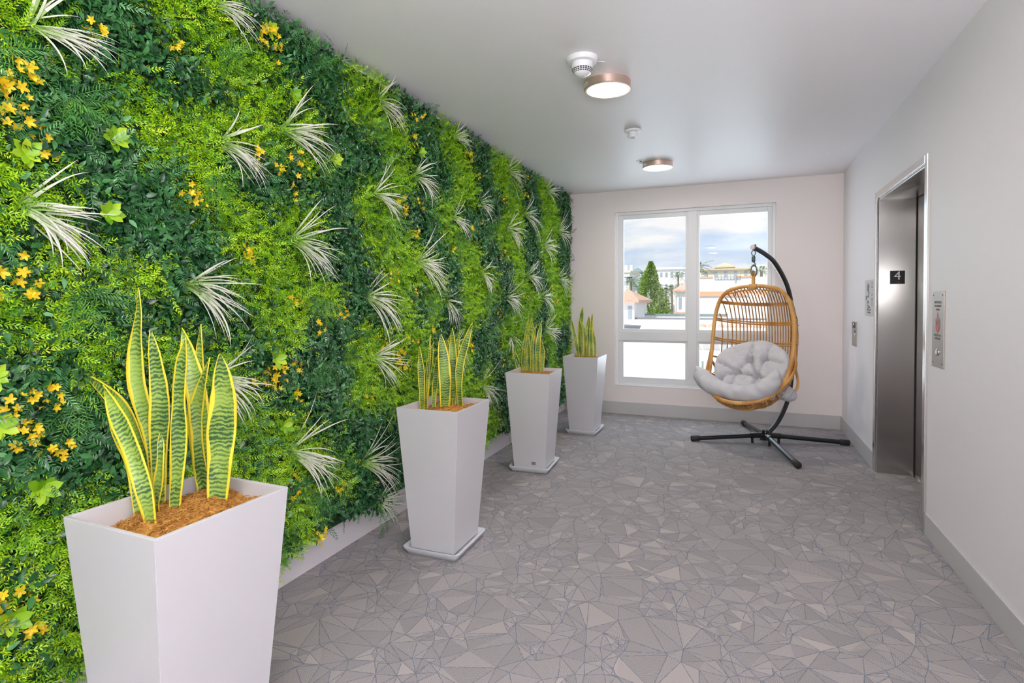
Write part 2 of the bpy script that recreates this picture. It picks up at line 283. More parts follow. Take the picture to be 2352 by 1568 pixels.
# carpet: a triangulated sketch pattern
def make_floor():
    pr = random.Random(11)
    x0, x1, y0, y1 = XL - .15, 1.42, YB, D + .1
    pts = [(x0, y0), (x1, y0), (x1, y1), (x0, y1)]
    n = 0
    while n < 5000:   # clustered points give slivers and wide triangles side by side
        p = (pr.uniform(x0, x1), pr.uniform(y0 + 3.2, y1) if pr.random() < .93 else pr.uniform(y0, y1))
        pts.append(p); n += 1
        if pr.random() < .35:
            a = pr.uniform(0, 2 * PI); l = pr.uniform(.02, .09)
            q = (p[0] + math.cos(a) * l, p[1] + math.sin(a) * l)
            if x0 < q[0] < x1 and y0 < q[1] < y1: pts.append(q); n += 1
    vs, es, fs = delaunay_2d_cdt([Vector(p) for p in pts], [], [], 0, 1e-4)[:3]
    me = bpy.data.meshes.new('floor')
    me.from_pydata([(v.x, v.y, 0) for v in vs], [], [tuple(f) for f in fs]); me.update()
    ed = np.full((len(me.loops), 3), 9.0, np.float32); ha = np.zeros(len(me.loops), np.float32)
    kind = np.zeros(len(me.polygons), np.float32)
    skip = {}
    for p in me.polygons:
        vi = list(p.vertices); P = [me.vertices[i].co.to_2d() for i in vi]
        area = abs((P[1] - P[0]).cross(P[2] - P[0])) / 2
        li = list(p.loop_indices)
        for k in range(3):
            a, b, c = P[k], P[(k + 1) % 3], P[(k + 2) % 3]
            key = tuple(sorted((vi[k], vi[(k + 1) % 3])))
            if key not in skip: skip[key] = pr.random() < .10
            h = 2 * area / max((b - a).length, 1e-5)
            if skip[key]: continue
            ed[li[k], k] = 0; ed[li[(k + 1) % 3], k] = 0; ed[li[(k + 2) % 3], k] = h
        t = pr.random(); kind[p.index] = t
        e = max(((P[(i + 1) % 3] - P[i]) for i in range(3)), key=lambda q: q.length).normalized()
        ang = pr.choice([0, PI / 2, .5, 1.1, PI / 2]) + pr.uniform(-.2, .2)
        d = Vector((e.x * math.cos(ang) - e.y * math.sin(ang), e.x * math.sin(ang) + e.y * math.cos(ang)))
        for k in range(3): ha[li[k]] = P[k].dot(d)
    a = me.attributes.new('edge_dist', 'FLOAT_VECTOR', 'CORNER'); a.data.foreach_set('vector', ed.ravel())
    a = me.attributes.new('hatch', 'FLOAT', 'CORNER'); a.data.foreach_set('value', ha)
    a = me.attributes.new('tri_kind', 'FLOAT', 'FACE'); a.data.foreach_set('value', kind)
    m = mat('sketch_pattern_carpet', (.3, .3, .3), .95, spec=.15)
    def A(nm): return N(m, 'ShaderNodeAttribute', attribute_name=nm)
    def MA(op, a, b=None, c=None):
        n = N(m, 'ShaderNodeMath', operation=op)
        for i, v in enumerate((a, b, c)):
            if v is None: continue
            if isinstance(v, (int, float)): n.inputs[i].default_value = v
            else: L(m, v, n.inputs[i])
        return n.outputs[0]
    def MIX(f, c1, c2):
        n = N(m, 'ShaderNodeMix', data_type='RGBA')
        L(m, f, n.inputs[0])
        for i, c in ((6, c1), (7, c2)):
            if isinstance(c, tuple): n.inputs[i].default_value = (*c, 1)
            else: L(m, c, n.inputs[i])
        return n.outputs[2]
    tc = N(m, 'ShaderNodeTexCoord')
    wob = N(m, 'ShaderNodeTexNoise'); wob.inputs['Scale'].default_value = 60; L(m, tc.outputs['Object'], wob.inputs['Vector'])
    wv = MA('MULTIPLY_ADD', wob.outputs[0], .012, -.006)
    sep = N(m, 'ShaderNodeSeparateXYZ'); L(m, A('edge_dist').outputs['Vector'], sep.inputs[0])
    mn = MA('MINIMUM', MA('MINIMUM', sep.outputs[0], sep.outputs[1]), sep.outputs[2])
    line = N(m, 'ShaderNodeMapRange'); line.inputs['From Min'].default_value = .0005; line.inputs['From Max'].default_value = .0020
    line.inputs['To Min'].default_value = 1; line.inputs['To Max'].default_value = 0; L(m, MA('ADD', mn, MA('MULTIPLY', wv, .35)), line.inputs['Value'])
    k = A('tri_kind').outputs['Fac']
    h = MA('ADD', A('hatch').outputs['Fac'], wv)
    per = MA('MULTIPLY_ADD', k, 700.0, 850.0)      # fine or coarse hatching
    s = MA('MULTIPLY_ADD', MA('SINE', MA('MULTIPLY', h, per)), .5, .5)
    sm = N(m, 'ShaderNodeMapRange'); sm.inputs['From Min'].default_value = .45; sm.inputs['From Max'].default_value = .8; L(m, s, sm.inputs['Value'])
    am = N(m, 'ShaderNodeValToRGB'); am.color_ramp.interpolation = 'CONSTANT'
    e = am.color_ramp.elements; e[0].position = 0; e[0].color = (0, 0, 0, 1); e[1].position = .10; e[1].color = (.6, .6, .6, 1)
    for p, c in ((.5, .85), (.75, .65), (.93, 1.0)):
        n = e.new(p); n.color = (c, c, c, 1)
    L(m, k, am.inputs[0])
    hm = MA('MULTIPLY', sm.outputs[0], am.outputs[0])
    fine = N(m, 'ShaderNodeTexNoise'); fine.inputs['Scale'].default_value = 420; fine.inputs['Detail'].default_value = 2; L(m, tc.outputs['Object'], fine.inputs['Vector'])
    beige = MIX(fine.outputs[0], (.36, .325, .315), (.50, .455, .445))
    tn = MA('FRACT', MA('MULTIPLY', k, 7.31)); beige = MIX(tn, beige, (.335, .308, .302))
    c = MIX(hm, beige, (.205, .21, .235))
    c = MIX(line.outputs[0], c, (.165, .18, .225))
    L(m, c, bsdf(m).inputs['Base Color'])
    me.materials.append(m)
    o = link(bpy.data.objects.new('floor', me)); o['kind'] = 'structure'
    return o
make_floor()
b = bmesh.new(); box(b, XL - .15, XR + .6, YB, D + .2, H, H + .2); struct('ceiling', b, M['ceil'])
b = bmesh.new(); box(b, XL - .15, XL, YB, D, 0, H); struct('wall_left', b, M['wall'])
b = bmesh.new()
t = .18
box(b, XL - .15, WX0, D, D + t, 0, H); box(b, WX1, XR, D, D + t, 0, H)
box(b, WX0, WX1, D, D + t, 0, WZ0); box(b, WX0, WX1, D, D + t, WZ1, H)
struct('wall_back', b, M['wallback'])
EY0, EY1, EZ, ED = 3.885, 5.09, 2.145, .245     # elevator opening
b = bmesh.new()
box(b, XR, XR + .45, YB, -2.7, 0, H); box(b, XR, XR + .45, -.9, EY0, 0, H); box(b, XR, XR + .45, -2.7, -.9, 0, .5); box(b, XR, XR + .45, -2.7, -.9, 2.4, H); box(b, XR, XR + .45, EY1, D + t, 0, H); box(b, XR, XR + .45, EY0, EY1, EZ, H)  # unseen opening behind the camera is added to let side fill in
struct('wall_right', b, M['wall'])
# rear wall, with an unseen opening added behind the camera for fill light
b = bmesh.new()
box(b, XL - .15, -1.6, YB - .15, YB, 0, H); box(b, .6, XR + .45, YB - .15, YB, 0, H)
box(b, -1.6, .6, YB - .15, YB, 0, .3); box(b, -1.6, .6, YB - .15, YB, 2.45, H)
struct('wall_rear', b, M['wall'])
# baseboards
b = bmesh.new(); box(b, XL, XR - .0105, D - .012, D, 0, .146, .003); struct('baseboard_back', b, M['base'])
b = bmesh.new()
box(b, XR - .010, XR, YB, EY0 - .052, 0, .125, .003); box(b, XR - .010, XR, EY1 + .052, D, 0, .140, .003)
struct('baseboard_right', b, M['base'])

# ------------------------------------------------------------------ window
def make_window():
    w = bmesh.new(); ya, yb = D + .045, D + .12
    fo = .035
    box(w, WX0, WX0 + fo, ya, yb, WZ0, WZ1, .004); box(w, WX1 - fo, WX1, ya, yb, WZ0, WZ1, .004)
    box(w, WX0 + fo, WX1 - fo, ya, yb, WZ0, WZ0 + fo, .004); box(w, WX0 + fo, WX1 - fo, ya, yb, WZ1 - fo, WZ1, .004)
    mx0, mx1 = -.535, -.435
    box(w, mx0, mx1, ya + .004, yb, WZ0 + fo, WZ1 - fo, .003)
    box(w, WX0 + fo, mx0, ya + .003, yb, .885, .985, .003); box(w, mx1, WX1 - fo, ya + .003, yb, .885, .985, .003)
    root = struct('window_1', w, M['frame'])
    for (a, c) in ((WX0 + fo, mx0), (mx1, WX1 - fo)):
        for (z0, z1) in ((WZ0 + fo, .885), (.985, WZ1 - fo)):
            s = bmesh.new(); q = .055 if a < -1 or True else .04; e = .028
            zb = z0 + (.065 if z0 < .6 else .035)
            zt = z1 - (.026 if z0 < .6 else .055)
            xa = a + (.055 if a < -1 else e); xc = c - (e if a < -1 else .045)
            box(s, a, xa, ya + .018, yb - .01, z0, z1, .003); box(s, xc, c, ya + .018, yb - .01, z0, z1, .003)
            box(s, xa, xc, ya + .018, yb - .01, z0, zb, .003); box(s, xa, xc, ya + .018, yb - .01, zt, z1, .003)
            so = obj('sash', s, M['frame'], root)
            g = bmesh.new(); box(g, xa - .004, xc + .004, ya + .04, ya + .046, zb - .004, zt + .004)
            obj('glass_pane', g, M['glass'], so)
    s = bmesh.new(); box(s, WX0, WX1, D - .004, D + .045, WZ0, WZ0 + .008, .002)
    obj('window_sill', s, M['frame'], root)
make_window()

# ------------------------------------------------------------------ elevator door
def text(s, size, m, parent, loc, rot, name='lettering', ext=.0006, align='CENTER', sx=1.0):
    cu = bpy.data.curves.new(name, 'FONT'); cu.body = s; cu.size = size; cu.extrude = ext
    cu.align_x = align; cu.align_y = 'CENTER'
    o = bpy.data.objects.new(name, cu); link(o)
    dg = bpy.context.evaluated_depsgraph_get()
    me = bpy.data.meshes.new_from_object(o.evaluated_get(dg)); bpy.data.objects.remove(o)
    me.materials.clear(); me.materials.append(m)
    o = link(bpy.data.objects.new(name, me)); o.location = loc; o.rotation_euler = rot; o.scale = (sx, 1, 1)
    if parent: o.parent = parent
    return o
RW = (PI / 2, 0, -PI / 2)      # faces -x (on the right wall)
RF = (PI / 2, 0, 0)            # faces -y
M['ink'] = mat('black_ink', (.02, .02, .02), .6)
M['signink'] = mat('grey_ink', (.22, .22, .23), .6)
M['red'] = mat('red_enamel', (.50, .02, .035), .4)
M['white'] = mat('white_enamel', (.85, .85, .87), .4)
M['blackplate'] = mat('black_braille_plate', (.012, .010, .012), .4)
def make_elevator():
    r = struct('door_1', box(bmesh.new(), XR + ED, XR + ED + .04, EY0 + .0, EY0 + .604, .004, EZ, .002), M['steel'])
    f = bmesh.new(); fw, fp = .05, .014
    box(f, XR - fp, XR + .006, EY0 - fw, EY0, 0, EZ + fw, .003); box(f, XR - fp, XR + .006, EY1, EY1 + fw, 0, EZ + fw, .003)
    box(f, XR - fp, XR + .006, EY0, EY1, EZ, EZ + fw, .003)
    obj('door_frame', f, M['steelf'], r)
    j = bmesh.new(); box(j, XR + .004, XR + ED, EY1 - .012, EY1 + .002, 0, EZ, .001)
    j1 = obj('jamb', j, M['steel'], r)
    j = bmesh.new(); box(j, XR + .004, XR + ED, EY0 - .002, EY0 + .012, 0, EZ, .001); obj('jamb', j, M['steel'], r)
    j = bmesh.new(); box(j, XR + .004, XR + ED, EY0 + .012, EY1 - .012, EZ - .012, EZ + .002, .001); obj('head_jamb', j, M['steel'], r)
    p = bmesh.new(); box(p, XR + ED + .006, XR + ED + .045, EY0 + .60, EY1 - .024, .004, EZ, .002); obj('door_panel', p, M['steel'], r)
    p = bmesh.new(); box(p, XR + ED - .0, XR + ED + .05, EY1 - .022, EY1, 0.0, EZ, .001); obj('door_gap', p, M['dark'], r)
    s = bmesh.new(); box(s, XR + ED - .01, XR + ED + .012, EY0 + .012, EY1 - .012, 0, .006); obj('sill', s, M['steelf'], r)
    pl = thing('floor_number_plate', 'black plate with a white 4 on the steel elevator jamb', 'sign', (1.1415, EY1 - .0125, 1.530))
    obj('plate', box(bmesh.new(), -.0485, .0485, -.003, 0, -.051, .051, .001), M['blackplate'], pl)
    text('4', .092, M['white'], pl, (0, -.0035, .010), RF, 'numeral')
    d = bmesh.new()
    for q in ((-.008, -.036), (.008, -.036), (.008, -.042)): lathe(d, [(0, -.0015), (.0022, 0), (0, .0015)], 8, (q[0], -.0035, q[1]))
    obj('braille_dots', d, M['white'], pl)
make_elevator()
# ---- hall call station (steel plate with fire notice)
def call_station():
    y0, y1, z0, z1 = 3.563, 3.752, .987, 1.401; yc = (y0 + y1) / 2
    r = thing('call_button_panel', 'tall steel call plate with red fire pictogram, on wall right of elevator', 'button panel', (XR, yc, (z0 + z1) / 2))
    hy, hz = (y1 - y0) / 2, (z1 - z0) / 2
    obj('face_plate', box(bmesh.new(), -.005, 0, -hy, hy, -hz, hz, .0015), M['steelp'], r)
    for a in (-1, 1):
        for c in (-1, 1):
            s = bmesh.new(); lathe(s, [(0, .002), (.0045, .0015), (.0045, 0)], 12)
            o = obj('screw', s, M['chain'], r); o.location = (-.005, a * (hy - .022), c * (hz - .022)); o.rotation_euler = (0, -PI / 2, 0)
    for s, z in (('IN CASE OF FIRE', .145), ('USE STAIRWAY', .125)): text(s, .0175, M['signink'], r, (-.0055, 0, z), RW, sx=.85)
    text('FOR EXIT', .0135, M['red'], r, (-.0055, 0, .106), RW)
    for s, z in (('DO NOT USE', -.034), ('ELEVATOR', -.052)): text(s, .0175, M['signink'], r, (-.0055, 0, z), RW)
    # three flames
    b = bmesh.new()
    def flame(cy, cz, w, h, lean=0):
        n = 20; vs = []
        for i in range(n):
            a = 2 * PI * i / n
            s = math.sin(a); c = math.cos(a)
            z = c * h / 2; wd = w / 2 * s * (1 - abs(c) ** 2.2 * .7)
            vs.append(b.verts.new((-.0056, cy + wd + lean * (z / h), cz + z)))
        b.faces.new(vs)
    flame(0, .047, .030, .095); flame(.026, .022, .024, .078, .010); flame(-.026, .022, .024, .078, -.010); 
    v = [b.verts.new((-.0057, a, c)) for a, c in ((-.036, .012), (0, -.028), (.036, .012), (0, .02))]; b.faces.new(v)
    obj('fire_pictogram', b, M['red'], r)
    b = bmesh.new()
    for cy, cz in ((0, .055), (.026, .026), (-.026, .026)):
        ring = []
        n = 18
        o_ = [b.verts.new((-.0062, cy + .0115 * math.sin(2 * PI * i / n), cz + .015 * math.cos(2 * PI * i / n))) for i in range(n)]
        i_ = [b.verts.new((-.0062, cy + .0085 * math.sin(2 * PI * i / n), cz + .012 * math.cos(2 * PI * i / n))) for i in range(n)]
        for i in range(n): b.faces.new((o_[i], o_[(i + 1) % n], i_[(i + 1) % n], i_[i]))
        box(b, -.0062, -.0058, cy - .003, cy + .003, cz - .006, cz + .006)
    v = [b.verts.new((-.0062, a, c)) for a, c in ((-.004, .005), (.001, -.02), (.006, .012), (.002, .025))]; b.faces.new(v)
    obj('pictogram_figures', b, M['steelp'], r)
    s = bmesh.new(); lathe(s, [(.019, 0), (.019, .004), (.016, .006), (.014, .003), (.0, .003)], 24)
    o = obj('button_ring', s, M['steelf'], r); o.location = (-.005, 0, -.125); o.rotation_euler = (0, -PI / 2, 0)
    s = bmesh.new(); lathe(s, [(.013, 0), (.013, .005), (.011, .0065), (0, .0065)], 20)
    bo = obj('call_button', s, M['whitep'], r); bo.location = (-.006, 0, -.125); bo.rotation_euler = (0, -PI / 2, 0)
call_station()
# ---- evacuation notice
def notice():
    y0, y1, z0, z1 = 5.175, 5.515, 1.23, 1.522; yc = (y0 + y1) / 2; zc = (z0 + z1) / 2
    r = thing('evacuation_sign', 'pale sign with floor plan and print, left of the elevator frame', 'sign', (XR, yc, zc))
    hy, hz = (y1 - y0) / 2, (z1 - z0) / 2
    obj('sign_panel', box(bmesh.new(), -.006, 0, -hy, hy, -hz, hz, .001), mat('pale_acrylic', (.60, .60, .60), .3), r)
    b = bmesh.new()   # plan of the floor in dark strokes; +y is the left side seen from the room
    for (a, c, d, e) in ((.03, .06, .02, .12), (.06, .10, .05, .11), (.03, .09, .0, .018), (.10, .155, -.02, .015), (.04, .10, -.05, -.025), (.05, .09, -.075, -.058), (.02, .05, .085, .10), (.02, .045, .03, .045), (.06, .085, -.10, -.085)):
        box(b, -.0068, -.006, a - .02, c - .02, d, e)
    obj('floor_plan', b, M['signink'], r)
    k = 0
    for z, w_ in ((.125, .05), (.112, .05), (.095, .055), (.082, .055), (.060, .02), (.030, .045), (.018, .055), (-.005, .05), (-.016, .05), (-.027, .05), (-.045, .055), (-.062, .05)):
        obj('print_line', box(bmesh.new(), -.0068, -.006, -.10 - w_ / 2, -.10 + w_ / 2, z - .003, z + .003), M['signink'], r)
    for s, z in (('IN FIRE', -.080), ('DO NOT USE', -.102), ('ELEVATOR', -.124)): text(s, .023, M['signink'], r, (-.0065, .01, z), RW)
notice()
# ---- small steel keypad / card station
def keyplate():
    r = thing('key_switch_plate', 'narrow steel switch plate with small display, on wall beside the corner', 'switch plate', (XR, 5.98, 1.04))
    obj('face_plate', box(bmesh.new(), -.005, 0, -.105, .105, -.113, .113, .001), M['steelp'], r)
    obj('display', box(bmesh.new(), -.008, -.005, -.045, .06, .055, .105, .001), M['blackplate'], r)
    obj('display_lens', box(bmesh.new(), -.010, -.008, -.02, .03, .085, .100, .001), M['white'], r)
    s = bmesh.new(); lathe(s, [(.012, 0), (.012, .004), (0, .004)], 16)
    o = obj('key_switch', s, M['chain'], r); o.location = (-.005, -.04, .026); o.rotation_euler = (0, -PI / 2, 0)
    s = bmesh.new(); lathe(s, [(.013, 0), (.013, .004), (0, .004)], 16)
    o = obj('indicator', s, M['white'], r); o.location = (-.005, -.04, -.002); o.rotation_euler = (0, -PI / 2, 0)
    for c in (-1, 1):
        for a in (-1, 1):
            s = bmesh.new(); lathe(s, [(0, .002), (.004, .0015), (.004, 0)], 10)
            o = obj('screw', s, M['chain'], r); o.location = (-.005, a * .09, c * .098); o.rotation_euler = (0, -PI / 2, 0)
keyplate()

# ------------------------------------------------------------------ ceiling things
M['lampfill'] = emit('fill_lamp_diffuser', (1, .93, .88), 30.0)  # diffuser of the extra lamps added out of view
def ceiling_light(x, y, label, lm='lamp'):
    r = thing('ceiling_light', label, 'ceiling light', (x, y, H), 0, 'round ceiling lights')
    f = bmesh.new(); lathe(f, [(.120, 0), (.137, 0), (.140, -.004), (.140, -.046), (.137, -.050), (.122, -.050), (.120, -.046), (.120, -.040)], 64)
    obj('trim_ring', f, M['bronze'], r, True)
    d = bmesh.new(); lathe(d, [(0, -.044), (.06, -.0438), (.1205, -.042), (.1205, -.03)], 64); obj('diffuser', d, M[lm], r, True)
    s = bmesh.new(); n = 6
    for i in range(n):
        a0 = math.radians(205 + 24 * i / n); a1 = math.radians(205 + 24 * (i + 1) / n); R = .1408
        s.faces.new([s.verts.new((R * math.cos(a), R * math.sin(a), z)) for a, z in ((a0, -.014), (a1, -.014), (a1, -.034), (a0, -.034))])
    obj('rating_sticker', s, M['white'], r)
    return r
ceiling_light(-.735, 3.33, 'round rose-metal ceiling light, nearer one beside the vented smoke detector')
ceiling_light(-.715, 5.44, 'round rose-metal ceiling light, farther one nearest the window wall')
ceiling_light(-.60, -.6, 'added unseen round fill light on the ceiling behind the camera', 'lampfill')  # extra lamp out of view, added to brighten the near end
ceiling_light(-.60, -2.2, 'added unseen round fill light on the ceiling near the rear of the hall', 'lampfill')  # second extra lamp out of view, also added as fill
def smoke_head():
    r = thing('smoke_detector', 'large white cone-shaped smoke detector with black slots on ceiling', 'smoke detector', (-.79, 2.955, H))
    b = bmesh.new(); lathe(b, [(.060, 0), (.086, 0), (.086, -.012), (.078, -.024), (.060, -.028)], 48); obj('mounting_base', b, M['whitep'], r, True)
    b = bmesh.new(); lathe(b, [(.059, -.020), (.059, -.048), (.056, -.058), (.046, -.082), (.028, -.094), (0, -.096)], 48); hd = obj('sensor_head', b, M['whitep'], r, True)
    b = bmesh.new()
    for row, (z0, z1, r0, r1) in enumerate(((-.0600, -.0655, .0562, .0538), (-.0685, -.0735, .0528, .0506), (-.0765, -.0805, .0492, .0474))):
        for k in range(24):
            a0 = 2 * PI * (k + .12) / 24; a1 = 2 * PI * (k + .88) / 24
            b.faces.new([b.verts.new((R * math.cos(a), R * math.sin(a), z)) for a, z, R in ((a0, z0, r0), (a1, z0, r0), (a1, z1, r1), (a0, z1, r1))])
    o = obj('vent_slots', b, M['dark'], hd)
    b = bmesh.new(); lathe(b, [(.018, -.0955), (.018, -.0975), (0, -.098)], 24); obj('test_cap', b, M['saucer'], hd, True)
    b = bmesh.new()
    box(b, .072, .125, -.003, .003, -.0165, -.0125, .001); o = obj('removal_tab', b, mat('cream_plastic', (.75, .72, .6), .5), r); o.rotation_euler = (0, 0, math.radians(25))
smoke_head()
def strobe():
    r = thing('alarm_detector', 'small white round detector with stepped body, between the two ceiling lights', 'detector', (-.752, 4.31, H))
    b = bmesh.new(); lathe(b, [(.03, 0), (.062, -.006), (.066, -.014), (.062, -.022), (.036, -.026)], 40); obj('mounting_plate', b, M['whitep'], r, True)
    b = bmesh.new(); lathe(b, [(.036, -.020), (.037, -.044), (.042, -.050), (.040, -.062), (.02, -.066), (0, -.066)], 36); h = obj('sensor_body', b, M['whitep'], r, True)
    b = bmesh.new(); box(b, -.014, .014, -.006, .006, -.0675, -.066, .0005); obj('sensor_window', b, M['signink'], h)
strobe()
def sprinkler():
    r = thing('fire_sprinkler', 'recessed fire sprinkler with white round plate beside the far light', 'sprinkler', (-.85, 5.30, H))
    b = bmesh.new(); lathe(b, [(.016, -.004), (.044, -.002), (.047, 0)], 32); lathe(b, [(.016, -.004), (.016, 0)], 32); obj('escutcheon', b, M['whitep'], r, True)
    b = bmesh.new(); lathe(b, [(.008, 0), (.008, -.012), (.004, -.014), (.004, -.016), (0, -.016)], 16)
    for s in (-1, 1): tube(b, [(s * .008, 0, -.006), (s * .010, 0, -.018), (s * .003, 0, -.030)], .0016, 6)
    obj('sprinkler_body', b, M['steelp'], r)
    b = bmesh.new(); lathe(b, [(0, -.030), (.012, -.030), (.013, -.032), (0, -.033)], 16); obj('deflector', b, M['steelp'], r)
sprinkler()
# ------------------------------------------------------------------ foliage builders (numpy)
rs = np.random.RandomState(5)
def nrm(a): return a / np.maximum(np.linalg.norm(a, axis=-1, keepdims=True), 1e-9)
def basis(d, up):
    s = nrm(np.cross(d, up)); n = np.cross(s, d); return s, n
class Soup:
    """collects transformed copies of small templates as one triangle/quad mesh"""
    def __init__(self): self.V = []; self.F = []; self.T = []; self.n = 0
    def add(self, P, d, n, size, tv, tf, tone, wid=None):
        # P (k,3) d along, n normal; tv template verts (m,3): x=side y=along z=normal
        s = np.cross(d, n); k = len(P); m = len(tv)
        size = np.broadcast_to(np.asarray(size, float), (k,)); wid = size if wid is None else np.broadcast_to(wid, (k,))
        V = P[:, None] + s[:, None] * (tv[None, :, 0, None] * wid[:, None, None]) + d[:, None] * (tv[None, :, 1, None] * size[:, None, None]) + n[:, None] * (tv[None, :, 2, None] * size[:, None, None])
        F = (np.asarray(tf)[None] + (np.arange(k) * m)[:, None, None]).reshape(-1, len(tf[0])) + self.n
        self.V.append(V.reshape(-1, 3)); self.F.append(F); self.T.append(np.repeat(np.broadcast_to(tone, (k,)), len(tf)))
        self.n += k * m
    def build(self, name, mats, parent=None, smooth=False):
        V = np.concatenate(self.V).astype(np.float32); me = bpy.data.meshes.new(name)
        sizes = np.concatenate([np.full(len(f), f.shape[1]) for f in self.F]); idx = np.concatenate([f.ravel() for f in self.F]).astype(np.int32)
        me.vertices.add(len(V)); me.vertices.foreach_set('co', V.ravel())
        me.loops.add(len(idx)); me.loops.foreach_set('vertex_index', idx)
        me.polygons.add(len(sizes)); me.polygons.foreach_set('loop_start', np.concatenate([[0], np.cumsum(sizes)[:-1]]).astype(np.int32))
        me.update(calc_edges=True); me.validate()
        a = me.attributes.new('tone', 'FLOAT', 'FACE'); a.data.foreach_set('value', np.concatenate(self.T).astype(np.float32))
        me.materials.append(mats)
        if smooth: me.shade_smooth()
        o = link(bpy.data.objects.new(name, me))
        if parent: o.parent = parent
        return o
# templates
LEAF_V = np.array([(0, 0, 0), (.24, .3, .03), (0, .33, -.03), (-.24, .3, .03), (.2, .62, .0), (0, .66, -.06), (-.2, .62, .0), (0, 1, -.16)])
LEAF_F = [(0, 1, 2), (0, 2, 3), (2, 1, 4), (2, 4, 5), (3, 2, 5), (3, 5, 6), (5, 4, 7), (6, 5, 7)]
BLADE_V = np.array([(0, 0, 0), (.17, .45, .03), (0, 1, -.04), (-.17, .45, .03)]); BLADE_F = [(0, 1, 2, 3)]
OVAL_V = np.array([(0, 0, 0), (.26, .35, .05), (.22, .75, .02), (0, 1, -.05), (-.22, .75, .02), (-.26, .35, .05)]); OVAL_F = [(0, 1, 2, 3), (0, 3, 4, 5)]
def sprays(sp, P, d, n, length, pairs, leaf, wid, tone, ang=50, droop=.15, narrow=.5):
    """fern-like sprays: leaflets along a stem, alternating both sides"""
    k = len(P); s = np.cross(d, n)
    a = math.radians(ang)
    for i in range(pairs):
        t = (i + .6) / pairs
        c = P + d * (length * t)[:, None] - n * (length * droop * t * t)[:, None]
        ls = leaf * (math.sin(PI * min(1, .18 + t * .78)) ** narrow)
        for sg in (-1, 1):
            aa = a * (1 - .35 * t)
            dd = nrm(d * math.cos(aa) + s * sg * math.sin(aa) - n * .12 + rs.normal(0, .10, (k, 3)))
            nn = nrm(n + rs.normal(0, .18, (k, 3))); nn = nrm(nn - dd * (nn * dd).sum(1, keepdims=True))
            sp.add(c, dd, nn, ls, BLADE_V, BLADE_F, np.clip(tone + rs.normal(0, .06, k), 0, 1), ls * wid)
    sp.add(P + d * (length * .85)[:, None] - n * (length * droop * .8)[:, None], d, n, leaf * .8, BLADE_V, BLADE_F, tone, leaf * .8 * wid)
    # stem as thin blade
    sp.add(P, nrm(d - n * droop * .5), n, length, BLADE_V, BLADE_F, tone * .8, length * .05)
def rand_dirs(k, out=.6, down=.35, spread=1.0):
    a = rs.uniform(0, 2 * PI, k)
    d = np.stack([np.full(k, out) + rs.normal(0, .25, k), np.cos(a) * spread, np.sin(a) * spread - down], 1)
    d[:, 0] = np.maximum(d[:, 0], .05)
    d = nrm(d)
    up = nrm(np.stack([np.full(k, 1.0), rs.normal(0, .35, k), .55 + rs.normal(0, .3, k)], 1))
    n = nrm(up - d * (up * d).sum(1, keepdims=True))
    return d, n
M['dleaf'] = tone_mat('dark_foliage', [(0, (.008, .05, .020)), (.4, (.033, .155, .038)), (.75, (.08, .27, .08)), (1, (.20, .46, .20))], .24)
M['bleaf'] = tone_mat('lime_foliage', [(0, (.03, .14, .006)), (.3, (.16, .42, .008)), (.65, (.40, .72, .012)), (1, (.70, .90, .03))], .42)
M['fern'] = tone_mat('fern_frond', [(0, (.03, .16, .025)), (.5, (.08, .30, .045)), (1, (.20, .46, .09))], .38, trans=.15)
M['lime'] = tone_mat('lime_broadleaf', [(0, (.16, .42, .01)), (1, (.50, .72, .03))], .35, trans=.15)
M['petal'] = tone_mat('yellow_petal', [(0, (.80, .55, .01)), (.6, (.92, .66, .012)), (1, (.96, .82, .06))], .5, trans=.2)
def gradmat(name, stops, rough):
    m = tone_mat(name, stops, rough, trans=.1)
    return m
M['grass'] = tone_mat('white_tip_grass', [(0, (.09, .28, .02)), (.3, (.35, .52, .16)), (.6, (.72, .76, .60)), (1, (.88, .86, .80))], .5, trans=.15)

